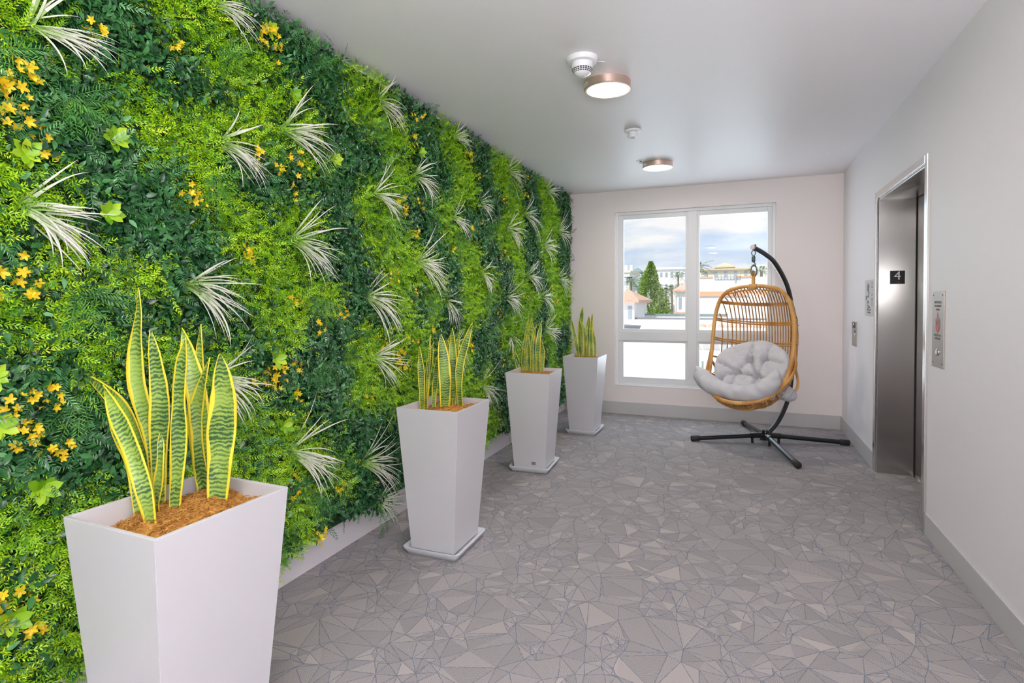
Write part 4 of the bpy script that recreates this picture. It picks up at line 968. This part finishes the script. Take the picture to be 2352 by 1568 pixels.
def cushion():
    r = thing('chair_cushion', 'puffy grey tufted cushion with pointed corners sitting in the egg chair', 'cushion', (HANG.x, HANG.y, Z0C), math.radians(-24))
    # back pad: round, tufted, wrapped into the shell
    C = Vector((0.01, .03, .315)); R0 = .335
    U = Vector((1, 0, 0)); W = Vector((0, .50, .866)); Nn = Vector((0, -.866, .50))
    tufts = [(-.40, -.12), (-.13, .32), (.27, .36), (.16, -.16), (0.0, -.62), (-.75, -.45), (.70, -.25)]
    seams = [((-.13, .32), (-.16, 1.0)), ((.27, .36), (.36, .95)), ((-.40, -.12), (-1, .12)), ((.16, -.16), (.27, .36)), ((-.40, -.12), (-.13, .32)), ((-.40, -.12), (.16, -.16)), ((-.40, -.12), (-.42, -.9)), ((.16, -.16), (.08, -.9)), ((.16, -.16), (-.13, .32)), ((.27, .36), (1, .1)), ((.16, -.16), (.9, -.5)), ((-.40, -.12), (-.9, -.5))]
    def sd(p, a, c):
        ax, ay = a; bx, by = c; dx, dy = bx - ax, by - ay
        t = max(0, min(1, ((p[0] - ax) * dx + (p[1] - ay) * dy) / (dx * dx + dy * dy)))
        return math.hypot(p[0] - ax - t * dx, p[1] - ay - t * dy), t
    def pad(nr=34, na=96):
        V = []; F = []
        for side in (1, -1):
            for i in range(nr + 1):
                q = i / nr
                for j in range(na):
                    a = 2 * PI * j / na
                    px, py = q * math.cos(a), q * math.sin(a)
                    th = .105 * math.sqrt(max(0, 1 - q ** 5))
                    if side == 1:
                        dmin = 1e9
                        for t in tufts: th -= .07 * math.exp(-((px - t[0]) ** 2 + (py - t[1]) ** 2) / .006)
                        for s in seams:
                            dd, tt = sd((px, py), *s); th -= .048 * math.exp(-dd / .035) * (1 if q < .97 else .3)
                        th += .007 * math.sin(px * 23 + 3 * math.sin(py * 9)) * math.sin(py * 19) * (1 - q)
                    sc = 1 + .02 * math.sin(5 * a)
                    bowl = (px * px) * .15 + max(0, -py) ** 2 * .10
                    pos = C + U * (px * R0 * sc) + W * (py * R0 * sc) + Nn * (bowl * .9 + (max(th, .004) if side == 1 else -.5 * max(th, .004)))
                    V.append(pos)
        off = (nr + 1) * na
        for sdx in (0, 1):
            for i in range(nr):
                for j in range(na):
                    a = sdx * off + i * na + j; b_ = sdx * off + i * na + (j + 1) % na; c = b_ + na; d = a + na
                    F.append((a, b_, c, d) if sdx == 0 else (d, c, b_, a))
        for j in range(na):
            a = nr * na + j; b_ = nr * na + (j + 1) % na; F.append((a, b_, b_ + off, a + off))
        return V, F
    v, f = pad(); b = bmesh.new(); bv = [b.verts.new(p) for p in v]
    for q in f:
        b.faces.new([bv[i] for i in q])
    bmesh.ops.remove_doubles(b, verts=b.verts, dist=.0006)
    obj('back_pad', b, M['cushion'], r, True, 80)
    # front roll with two pointed wings
    def roll(name, path, rad, flat=.72, seed=0, n=72):
        P = spline(path, max(4, n // (len(path) - 1))); m = len(P); b = bmesh.new(); rings = []; seg = 28
        for i, p in enumerate(P):
            t = i / (m - 1); T = (P[min(i + 1, m - 1)] - P[max(i - 1, 0)]).normalized()
            n1 = Vector((0, 0, 1)); s1 = T.cross(n1).normalized(); n1 = s1.cross(T).normalized()
            rr = interp(rad, t)
            ring = []
            for k in range(seg):
                a = 2 * PI * k / seg
                wr = 1 + .05 * math.sin(t * 40 + 2 * math.sin(a * 2 + seed)) * math.sin(a + 1) + .035 * math.sin(t * 75 + a * 3 + seed)
                if name == 'seat_roll':
                    for tc in (.27, .5, .72): wr -= .10 * math.exp(-((t - tc) / .016) ** 2) * (.5 + .5 * math.sin(a))
                ring.append(b.verts.new(p + s1 * (math.cos(a) * rr * wr) + n1 * (math.sin(a) * rr * flat * wr)))
            rings.append(ring)
        for a_, c_ in zip(rings, rings[1:]):
            for k in range(seg): b.faces.new((a_[k], a_[(k + 1) % seg], c_[(k + 1) % seg], c_[k]))
        b.faces.new(rings[0][::-1]); b.faces.new(rings[-1])
        obj(name, b, M['cushion'], r, True, 80)
    roll('seat_roll', [(-.50, -.13, .36), (-.43, -.16, .305), (-.35, -.22, .245), (-.20, -.29, .195), (0, -.32, .175), (.16, -.30, .20), (.26, -.25, .28), (.29, -.20, .40)],
         [(0, .004), (.08, .035), (.20, .085), (.32, .10), (.5, .09), (.7, .10), (.84, .10), (.94, .055), (1, .006)], .80)
    roll('side_flap', [(.19, -.06, .24), (.26, .00, .19), (.32, .03, .15), (.365, .03, .13)], [(0, .06), (.35, .095), (.75, .07), (.95, .03), (1, .006)], .8, 2, 24)
cushion()

# ------------------------------------------------------------------ outside
def far(b, e, Y): return (b * Y, Y, 1.35 + e * Y)
M['ext_white'] = mat('sunlit_stucco', (.86, .85, .83), .9)
M['ext_cream'] = mat('cream_stucco', (.80, .72, .55), .9)
M['ext_roofw'] = vary(mat('white_roof_membrane', (.85, .85, .85), .8), (.84, .84, .84), (.88, .88, .88), .8)
M['ext_orange'] = mat('peach_band', (.80, .42, .24), .9)
M['ext_win'] = mat('far_window', (.38, .42, .48), .3)
M['ext_tan'] = mat('tan_roof', (.62, .52, .34), .9)
M['ext_green'] = mat('green_gutter', (.24, .32, .30), .6)
M['ext_ground'] = vary(mat('street_ground', (.5, .5, .48), .95), (.42, .44, .40), (.56, .56, .54), .05)
M['trunk'] = mat('palm_trunk', (.30, .24, .17), .9)
M['palm'] = tone_mat('palm_frond', [(0, (.05, .10, .02)), (1, (.22, .34, .06))], .6, trans=.2)
M['tree'] = tone_mat('pine_foliage', [(0, (.10, .18, .03)), (.5, (.28, .42, .09)), (1, (.50, .62, .18))], .7, trans=.3)
M['tile'] = None
def tile_mat():
    m = mat('terracotta_tile', (.55, .24, .14), .85)
    return vary(m, (.60, .34, .24), (.78, .50, .38), 6)
M['tile'] = tile_mat()
b = bmesh.new(); box(b, -120, 120, 9, 320, -11.2, -11); struct('ground', b, M['ext_ground'])
def building(name, label, Y, b0, b1, etop, depth, m, cat='building', zb=-11):
    x0, _, z = far(b0, etop, Y); x1 = far(b1, 0, Y)[0]
    r = thing(name, label, cat, ((x0 + x1) / 2, Y + depth / 2, zb)); w = (x1 - x0) / 2
    obj('walls', box(bmesh.new(), -w, w, -depth / 2, depth / 2, 0, z - zb), m, r)
    return r, w, z - zb, (x0 + x1) / 2, Y
def windows(r, w, Y, depth, cols, z0, z1, frac=.45, m=None, x0=-1, x1=1, s=0):
    for k in range(cols):
        c = w * (x0 + (x1 - x0) * (k + .5) / cols); hw = w * (x1 - x0) / cols * frac * .5
        obj('window', box(bmesh.new(), c - hw, c + hw, -depth / 2 - .06, -depth / 2 + .02, z0, z1), m or M['ext_win'], r)
def hip(b, x0, x1, y0, y1, z, h, over=.5, ridge=.5):
    x0 -= over; x1 += over; y0 -= over; y1 += over; cy = (y0 + y1) / 2; q = min((x1 - x0) / 2 * .95, (y1 - y0) / 2)
    v = [b.verts.new(p) for p in ((x0, y0, z), (x1, y0, z), (x1, y1, z), (x0, y1, z), (x0 + q, cy, z + h), (x1 - q, cy, z + h), (x0, y0, z - .25), (x1, y0, z - .25), (x1, y1, z - .25), (x0, y1, z - .25))]
    for f in ((0, 1, 5, 4), (1, 2, 5), (2, 3, 4, 5), (3, 0, 4), (6, 7, 1, 0), (7, 8, 2, 1), (8, 9, 3, 2), (9, 6, 0, 3), (9, 8, 7, 6)): b.faces.new([v[i] for i in f])
    return b
# neighbouring flat white roof just below the window
nr = thing('flat_roof_building', 'neighbouring building with broad white flat roof just below the window', 'building', (-6, 31, -11))
obj('roof_deck', box(bmesh.new(), -16, 10.5, -22, 23, 0, 10.65), M['ext_roofw'], nr)
obj('far_parapet', box(bmesh.new(), -4.6, 10.5, 22.4, 23, 10.6, 10.80), M['signink'], nr, label='grey parapet edge')
obj('side_parapet', box(bmesh.new(), -16, -15.7, -22, 23, 10.6, 10.9), M['ext_roofw'], nr)
def roofthing(name, label, cat, x, y, parts):
    r = thing(name, label, cat, (x, y, -.35))
    for nm, bm_, m in parts: obj(nm, bm_, m, r, True, 40)
bq = bmesh.new(); lathe(bq, [(0, .0), (.022, 0), (.022, .17), (0, .18)], 12)
bc = bmesh.new(); lathe(bc, [(0, .17), (.03, .17), (.026, .19), (0, .195)], 12)
roofthing('roof_vent_pipe', 'short dark vent pipe standing on the white roof', 'vent pipe', -1.40, 10.9, [('pipe', bq, M['ext_green']), ('cap', bc, M['ext_green'])])
bq = bmesh.new(); tube(bq, spline([(0, 0, 0), (0, 0, .12), (.1, 0, .2), (.35, 0, .2), (.4, 0, .1), (.4, 0, 0)], 5), .02, 8)
roofthing('roof_conduit', 'low bent grey conduit on the white roof near the window', 'conduit', -1.25, 9.6, [('conduit', bq, M['signink'])])
bq = bmesh.new(); tube(bq, [(0, 0, 0), (0, 0, .55)], .018, 8); tube(bq, [(0, 0, .05), (.75, .2, .12)], .02, 8)
roofthing('antenna_mast', 'thin dark antenna mast lying by the roof edge beyond the chair', 'antenna', -.62, 11.2, [('mast', bq, M['ext_green'])])
bq = bmesh.new(); lathe(bq, [(0, .02), (.9, 0), (1.0, .25), (0, .32)], 24)
roofthing('roof_skylight', 'low round grey skylight at the far left of the white roof', 'skylight', -6.35, 33.5, [('dome', bq, M['signink'])])
# terracotta eave in front of right pane
r = thing('tiled_roof_ridge', 'terracotta barrel-tile roof strip beyond the white roof, right pane', 'tiled roof', (0.3, 20.3, -.35))
obj('parapet_block', box(bmesh.new(), -1.9, 2.6, 0, 1.2, 0, .78), M['ext_white'], r)
for k in range(15):
    b = bmesh.new(); n = 8; x = -1.75 + .3 * k
    pts0 = [b.verts.new((x + .13 * math.cos(PI * i / n), -.35, .62 - .16 + .13 * math.sin(PI * i / n) )) for i in range(n + 1)]
    pts1 = [b.verts.new((x + .13 * math.cos(PI * i / n), .5, .78 + .13 * math.sin(PI * i / n))) for i in range(n + 1)]
    for i in range(n): b.faces.new((pts0[i], pts0[i + 1], pts1[i + 1], pts1[i]))
    b.faces.new(pts0); b.faces.new(pts1[::-1])
    obj('barrel_tile', b, M['tile'], r, True, 60)
# left cottage with terracotta roof
Y = 53
r, w, h, cx, _ = building('tiled_cottage', 'small cottage with terracotta roof at left edge of left pane', Y, -.216, -.172, .003, 8, M['ext_white'])
obj('roof', hip(bmesh.new(), -w, w, -4, 4, h, 1.0), M['tile'], r); windows(r, w, Y, 8, 3, h - 2.0, h - .6, .5)
# tower with pavilion cupola
Y = 112.5
r, w, h, cx, _ = building('cupola_tower', 'white tower topped by a green-roofed open cupola, left pane', Y, -.1775, -.1635, .045, 6, M['ext_white'])
for sx in (-1, 1):
    for sy in (-1, 1): obj('post', box(bmesh.new(), sx * w * .8 - .12, sx * w * .8 + .12, sy * 2 - .12, sy * 2 + .12, h, h + 1.0), M['ext_cream'], r)
obj('cupola_roof', hip(bmesh.new(), -w, w, -2.2, 2.2, h + 1.0, .9, .3), M['ext_green'], r); windows(r, w, Y, 6, 2, h - 2.5, h - 1)
r, w, h, cx, _ = building('white_townhouse', 'white townhouse with chimneys at far left of left pane', 100, -.215, -.180, .052, 10, M['ext_white'])
obj('cornice', box(bmesh.new(), -w - .2, w + .2, -5.2, 5.2, h, h + .35), M['ext_cream'], r)
for q in (.2, .75): obj('chimney', box(bmesh.new(), w * q - .25, w * q + .25, -1, 0, h, h + 1.6), M['ext_white'], r)
windows(r, w, 100, 10, 4, h - 2.2, h - .8, .4); windows(r, w, 100, 10, 4, h - 5.6, h - 4, .4)
r, w, h, cx, _ = building('pale_house', 'pale blue-grey house with arched windows behind the tall pine', 95, -.170, -.145, .030, 10, mat('pale_blue_stucco', (.62, .68, .72), .9))
obj('roof', hip(bmesh.new(), -w, w, -5, 5, h, 1.2), M['ext_green'], r); windows(r, w, 95, 10, 3, h - 3.2, h - 1.2, .35)
r, w, h, cx, _ = building('long_white_building', 'long white multistorey building with rows of windows, beyond the pine', 140, -.138, -.085, .056, 14, M['ext_white'])
obj('cornice', box(bmesh.new(), -w - .3, w + .3, -7.4, 7.4, h, h + .5), M['ext_white'], r)
windows(r, w, 140, 14, 6, h - 1.9, h - .7, .5); windows(r, w, 140, 14, 6, h - 5.4, h - 3.6, .5); windows(r, w, 140, 14, 6, h - 9, h - 7.4, .5)
r, w, h, cx, _ = building('courtyard_house', 'white house with dark windows behind the palm pair, left pane', 90, -.132, -.100, .010, 8, M['ext_white'])
windows(r, w, 90, 8, 4, h - 3.4, h - 1.4, .4)
r, w, h, cx, _ = building('red_roof_house', 'white house with red tile roof at right edge of left pane', 78, -.0985, -.075, .020, 8, M['ext_white'])
obj('roof', hip(bmesh.new(), -w, w, -4, 4, h, 1.1), M['tile'], r); windows(r, w, 78, 8, 2, h - 2.6, h - 1.0, .4)
obj('lower_eave', box(bmesh.new(), -w - .3, w, -4.5, -4, h - 3.3, h - 3.0), M['tile'], r)
# right pane: large white building with peach band
Y = 64
r, w, h, cx, _ = building('peach_band_building', 'large white building with peach band and roof railing, right pane', Y, -.074, .055, .040, 16, M['ext_white'])
zr = lambda e: 1.35 + e * Y + 11
obj('peach_band', box(bmesh.new(), -w - .02, w, -8.15, -7.9, zr(.0085), zr(.0165)), M['ext_orange'], r)
obj('peach_column', box(bmesh.new(), -w, -w + .35, -8.1, -7.9, zr(-.012), zr(.0085)), M['ext_orange'], r)
obj('coping', box(bmesh.new(), -w, -w + 2.2, -8.1, -7.6, h - .02, h + .12), M['ext_orange'], r)
obj('coping', box(bmesh.new(), w * .10, w * .55, -8.1, -7.6, h - .02, h + .12), M['ext_orange'], r)
b = bmesh.new()
for k in range(9): box(b, -w * .42 + k * .32, -w * .42 + k * .32 + .05, -8.1, -8.04, h - .2, h + .45)
for z in (-.2, .1, .42): box(b, -w * .42, -w * .42 + 2.6, -8.1, -8.04, h + z, h + z + .05)
obj('roof_railing', b, M['ext_win'], r)
obj('downpipe', box(bmesh.new(), w * .08, w * .08 + .1, -8.15, -8.0, h - 2.2, h), M['ext_win'], r)
Y = 100
r, w, h, cx, _ = building('tan_roof_villa', 'cream villa with stepped tan tile roofs on skyline, right pane', Y, -.058, .020, .055, 12, M['ext_cream'])
obj('roof', hip(bmesh.new(), -w, w, -6, 6, h, .5), M['ext_tan'], r)
obj('upper_roof', hip(bmesh.new(), -w * .35, w * .25, -4, 4, h + .5, .9), M['ext_tan'], r); windows(r, w, Y, 12, 5, h - 1.6, h - .5, .3)
r, w, h, cx, _ = building('white_tower_block', 'white block with cream upper walls at right edge of right pane', 92, .022, .062, .060, 10, M['ext_white'])
windows(r, w, 92, 10, 4, h - 5, h - 3.4, .4)
# trees
def tree(name, label, x, y, z0, z1, rad, shape, nl=5200, group=None, m='tree', leaf=.32):
    r = thing(name, label, 'tree', (x, y, z0), 0, group)
    b = bmesh.new(); tube(b, [(0, 0, 0), (.1, 0, (z1 - z0) * .5), (0, 0, (z1 - z0) * .92)], [.28, .2, .05], 8); obj('trunk', b, M['trunk'], r)
    sp = Soup(); H_ = z1 - z0
    t = rs.rand(nl) ** .8; a = rs.uniform(0, 2 * PI, nl)
    R = np.interp(t, [q[0] for q in shape], [q[1] for q in shape]) * rad * (.75 + .25 * np.sin(a * 3 + t * 20)) * np.sqrt(rs.uniform(.25, 1, nl))
    P = np.stack([R * np.cos(a), R * np.sin(a), H_ * (.02 + t)], 1)
    d = nrm(np.stack([np.cos(a), np.sin(a), rs.normal(.1, .4, nl)], 1)); n = nrm(rs.normal(0, 1, (nl, 3))); n = nrm(n - d * (n * d).sum(1, keepdims=True))
    sp.add(P, d, n, rs.uniform(.6, 1.3, nl) * leaf, OVAL_V * np.array([1.5, 1, 1]), OVAL_F, np.clip(rs.normal(.55, .25, nl), 0, 1)); sp.build('crown', M[m], r)
x, y, z = far(-.143, .066, 79)
tree('pine_tree', 'tall pointed green pine rising in the middle of the left pane', x, y, -11, z, 2.9, [(0, .6), (.45, 1.1), (.62, 1.05), (.75, .72), (.88, .42), (1, .05)], 20000, leaf=.2)
x, y, z = far(-.162, .000, 66)
tree('leafy_tree', 'rounded leafy tree left of the tall pine', x, y, -11, z, 2.6, [(0, .5), (.6, 1), (.85, .8), (1, .1)], 12000, leaf=.2)
x, y, z = far(-.124, -.004, 72)
tree('leafy_tree', 'rounded leafy tree right of the tall pine, below the palms', x, y, -11, z, 2.4, [(0, .5), (.6, 1), (.85, .8), (1, .1)], 10000, leaf=.2)
def palm(label, bx, e, Y, fr=1.9):
    x, y, z = far(bx, e, Y); r = thing('palm_tree', label, 'palm tree', (x, y, -11), 0, 'palm trees outside'); Hh = z + 11
    b = bmesh.new(); tube(b, [(0, 0, 0), (.15, 0, Hh * .5), (0, 0, Hh)], [.28, .2, .16], 8); obj('trunk', b, M['trunk'], r)
    sp = Soup()
    for k in range(15):
        a = k * 2.4; el = .9 - 1.5 * (k / 15)
        d = nrm(np.array([[math.cos(a) * math.cos(el), math.sin(a) * math.cos(el), math.sin(el)]])); up = np.array([[0, 0, 1.]]); n = nrm(up - d * (up * d).sum())
        sprays(sp, np.array([[0, 0, Hh]]), d, n, np.array([fr]), 9, fr * .33, .5, np.array([rs.rand()]), 50, .6)
    sp.build('fronds', M['palm'], r)
palm('palm with golden skirt at the left edge of the left pane', -.178, .036, 80, 1.9)
palm('left palm of the close pair between pine and window post', -.117, .017, 83, 1.7)
palm('right palm of the close pair between pine and window post', -.107, .021, 86, 1.8)
palm('bushy palm on skyline at left edge of right pane', -.062, .058, 96, 2.2)
palm('distant palm on skyline at right edge of right pane', .036, .050, 84, 1.8)
palm('palm partly hidden by the window post, beside the long white building', -.096, .045, 105, 1.9)
# street wall in front of the trees
r = thing('street_wall', 'low white wall with pale coping below the pine, beyond the roof', 'wall', (-9, 60, -11))
obj('wall_body', box(bmesh.new(), -5.5, 8, -.2, .2, 0, 10.9), M['ext_white'], r); obj('coping', box(bmesh.new(), -5.6, 8.1, -.3, .3, 10.9, 11.05), M['ext_green'], r)

# ------------------------------------------------------------------ sky, sun, lamps
w = bpy.data.worlds.new('World'); SC.world = w; w.use_nodes = True; nt = w.node_tree; nt.nodes.clear()
def wn(t, **k):
    n = nt.nodes.new(t)
    for a, v in k.items(): setattr(n, a, v)
    return n
out = wn('ShaderNodeOutputWorld'); bg = wn('ShaderNodeBackground'); tc = wn('ShaderNodeTexCoord')
mp = wn('ShaderNodeMapping'); mp.inputs['Scale'].default_value = (1.0, 1.0, 3.4); mp.inputs['Location'].default_value = SKYOFF
no = wn('ShaderNodeTexNoise'); no.inputs['Scale'].default_value = 3.6; no.inputs['Detail'].default_value = 7; no.inputs['Roughness'].default_value = .52; no.inputs['Distortion'].default_value = .3
cr = wn('ShaderNodeValToRGB'); cr.color_ramp.elements[0].position = .47; cr.color_ramp.elements[0].color = (0, 0, 0, 1); cr.color_ramp.elements[1].position = .60; cr.color_ramp.elements[1].color = (1, 1, 1, 1)
sp = wn('ShaderNodeSeparateXYZ'); g = wn('ShaderNodeValToRGB')
g.color_ramp.elements[0].position = 0.0; g.color_ramp.elements[0].color = (.74, .82, .93, 1)
g.color_ramp.elements[1].position = .20; g.color_ramp.elements[1].color = (.47, .67, .93, 1)
mx = wn('ShaderNodeMix', data_type='RGBA'); mx.inputs[7].default_value = (1.0, 1.0, 1.0, 1)
lk = nt.links.new
lk(tc.outputs['Generated'], mp.inputs[0]); lk(mp.outputs[0], no.inputs['Vector']); lk(no.outputs[0], cr.inputs[0])
lk(tc.outputs['Generated'], sp.inputs[0]); lk(sp.outputs[2], g.inputs[0])
lk(cr.outputs[0], mx.inputs[0]); lk(g.outputs[0], mx.inputs[6]); lk(mx.outputs[2], bg.inputs[0]); lk(bg.outputs[0], out.inputs[0])
bg.inputs[1].default_value = SKY
sun = bpy.data.lights.new('sun', 'SUN'); sun.energy = SUN; sun.angle = .01; sun.color = (1, .96, .90)
so = link(bpy.data.objects.new('sun', sun)); so.rotation_euler = Vector((.35, .62, -.9)).to_track_quat('-Z', 'Y').to_euler()
def area(name, loc, d, sx, sy, power, col):
    l = bpy.data.lights.new(name, 'AREA'); l.shape = 'RECTANGLE'; l.size = sx; l.size_y = sy; l.energy = power; l.color = col
    o = link(bpy.data.objects.new(name, l)); o.location = loc; o.rotation_euler = Vector(d).to_track_quat('-Z', 'Y').to_euler(); return o
area('rear_fill_light', (-.5, YB - .05, 1.4), (0, 1, 0), 2.1, 2.1, REARP, (.97, .98, 1.0))  # added fill from behind the camera, at the made-up rear opening
area('side_fill_light', (XR + .3, -1.8, 1.45), (-1, .5, 0), 1.7, 1.8, SIDEP, (1.0, .96, 1.0))  # added fill for foliage and planter sides, through the made-up side opening
area('bounce_flash', (.35, -1.1, 1.6), (.30, .35, 1), .8, .8, FLASHP, (1.0, .965, .98))
area('front_window_daylight', (-.5, D + .35, 1.5), (0, -1, -.15), 1.7, 2.0, FRONTP, (.70, .86, 1.0))

# ------------------------------------------------------------------ camera
cam = bpy.data.cameras.new('camera'); co = link(bpy.data.objects.new('camera', cam)); SC.camera = co
f, yaw, pitch, roll, sy = 1267.3, .3882, -.02, -.0033, 65.585
cam.sensor_width = 36; cam.lens = f / 2352 * 36; cam.shift_y = -sy / 2352; cam.clip_end = 1000; cam.clip_start = .05
c, s = math.cos(yaw), math.sin(yaw)
F_ = Vector((-s * math.cos(pitch), c * math.cos(pitch), math.sin(pitch))); R_ = Vector((c, s, 0)); U_ = R_.cross(F_)
R2 = R_ * math.cos(roll) + U_ * math.sin(roll); U2 = -R_ * math.sin(roll) + U_ * math.cos(roll)
co.matrix_world = Matrix(((R2.x, U2.x, -F_.x, 0), (R2.y, U2.y, -F_.y, 0), (R2.z, U2.z, -F_.z, 1.35), (0, 0, 0, 1)))
vs = SC.view_settings; SC.display_settings.display_device = 'sRGB'
vs.view_transform = 'Standard'; vs.look = 'None'; vs.gamma = 1; vs.use_curve_mapping = False; vs.exposure = EXPO
SC.cycles.max_bounces = 6; SC.cycles.glossy_bounces = 3; SC.cycles.transmission_bounces = 3; SC.cycles.adaptive_threshold = .02; SC.cycles.diffuse_bounces = 5; SC.cycles.transparent_max_bounces = 8
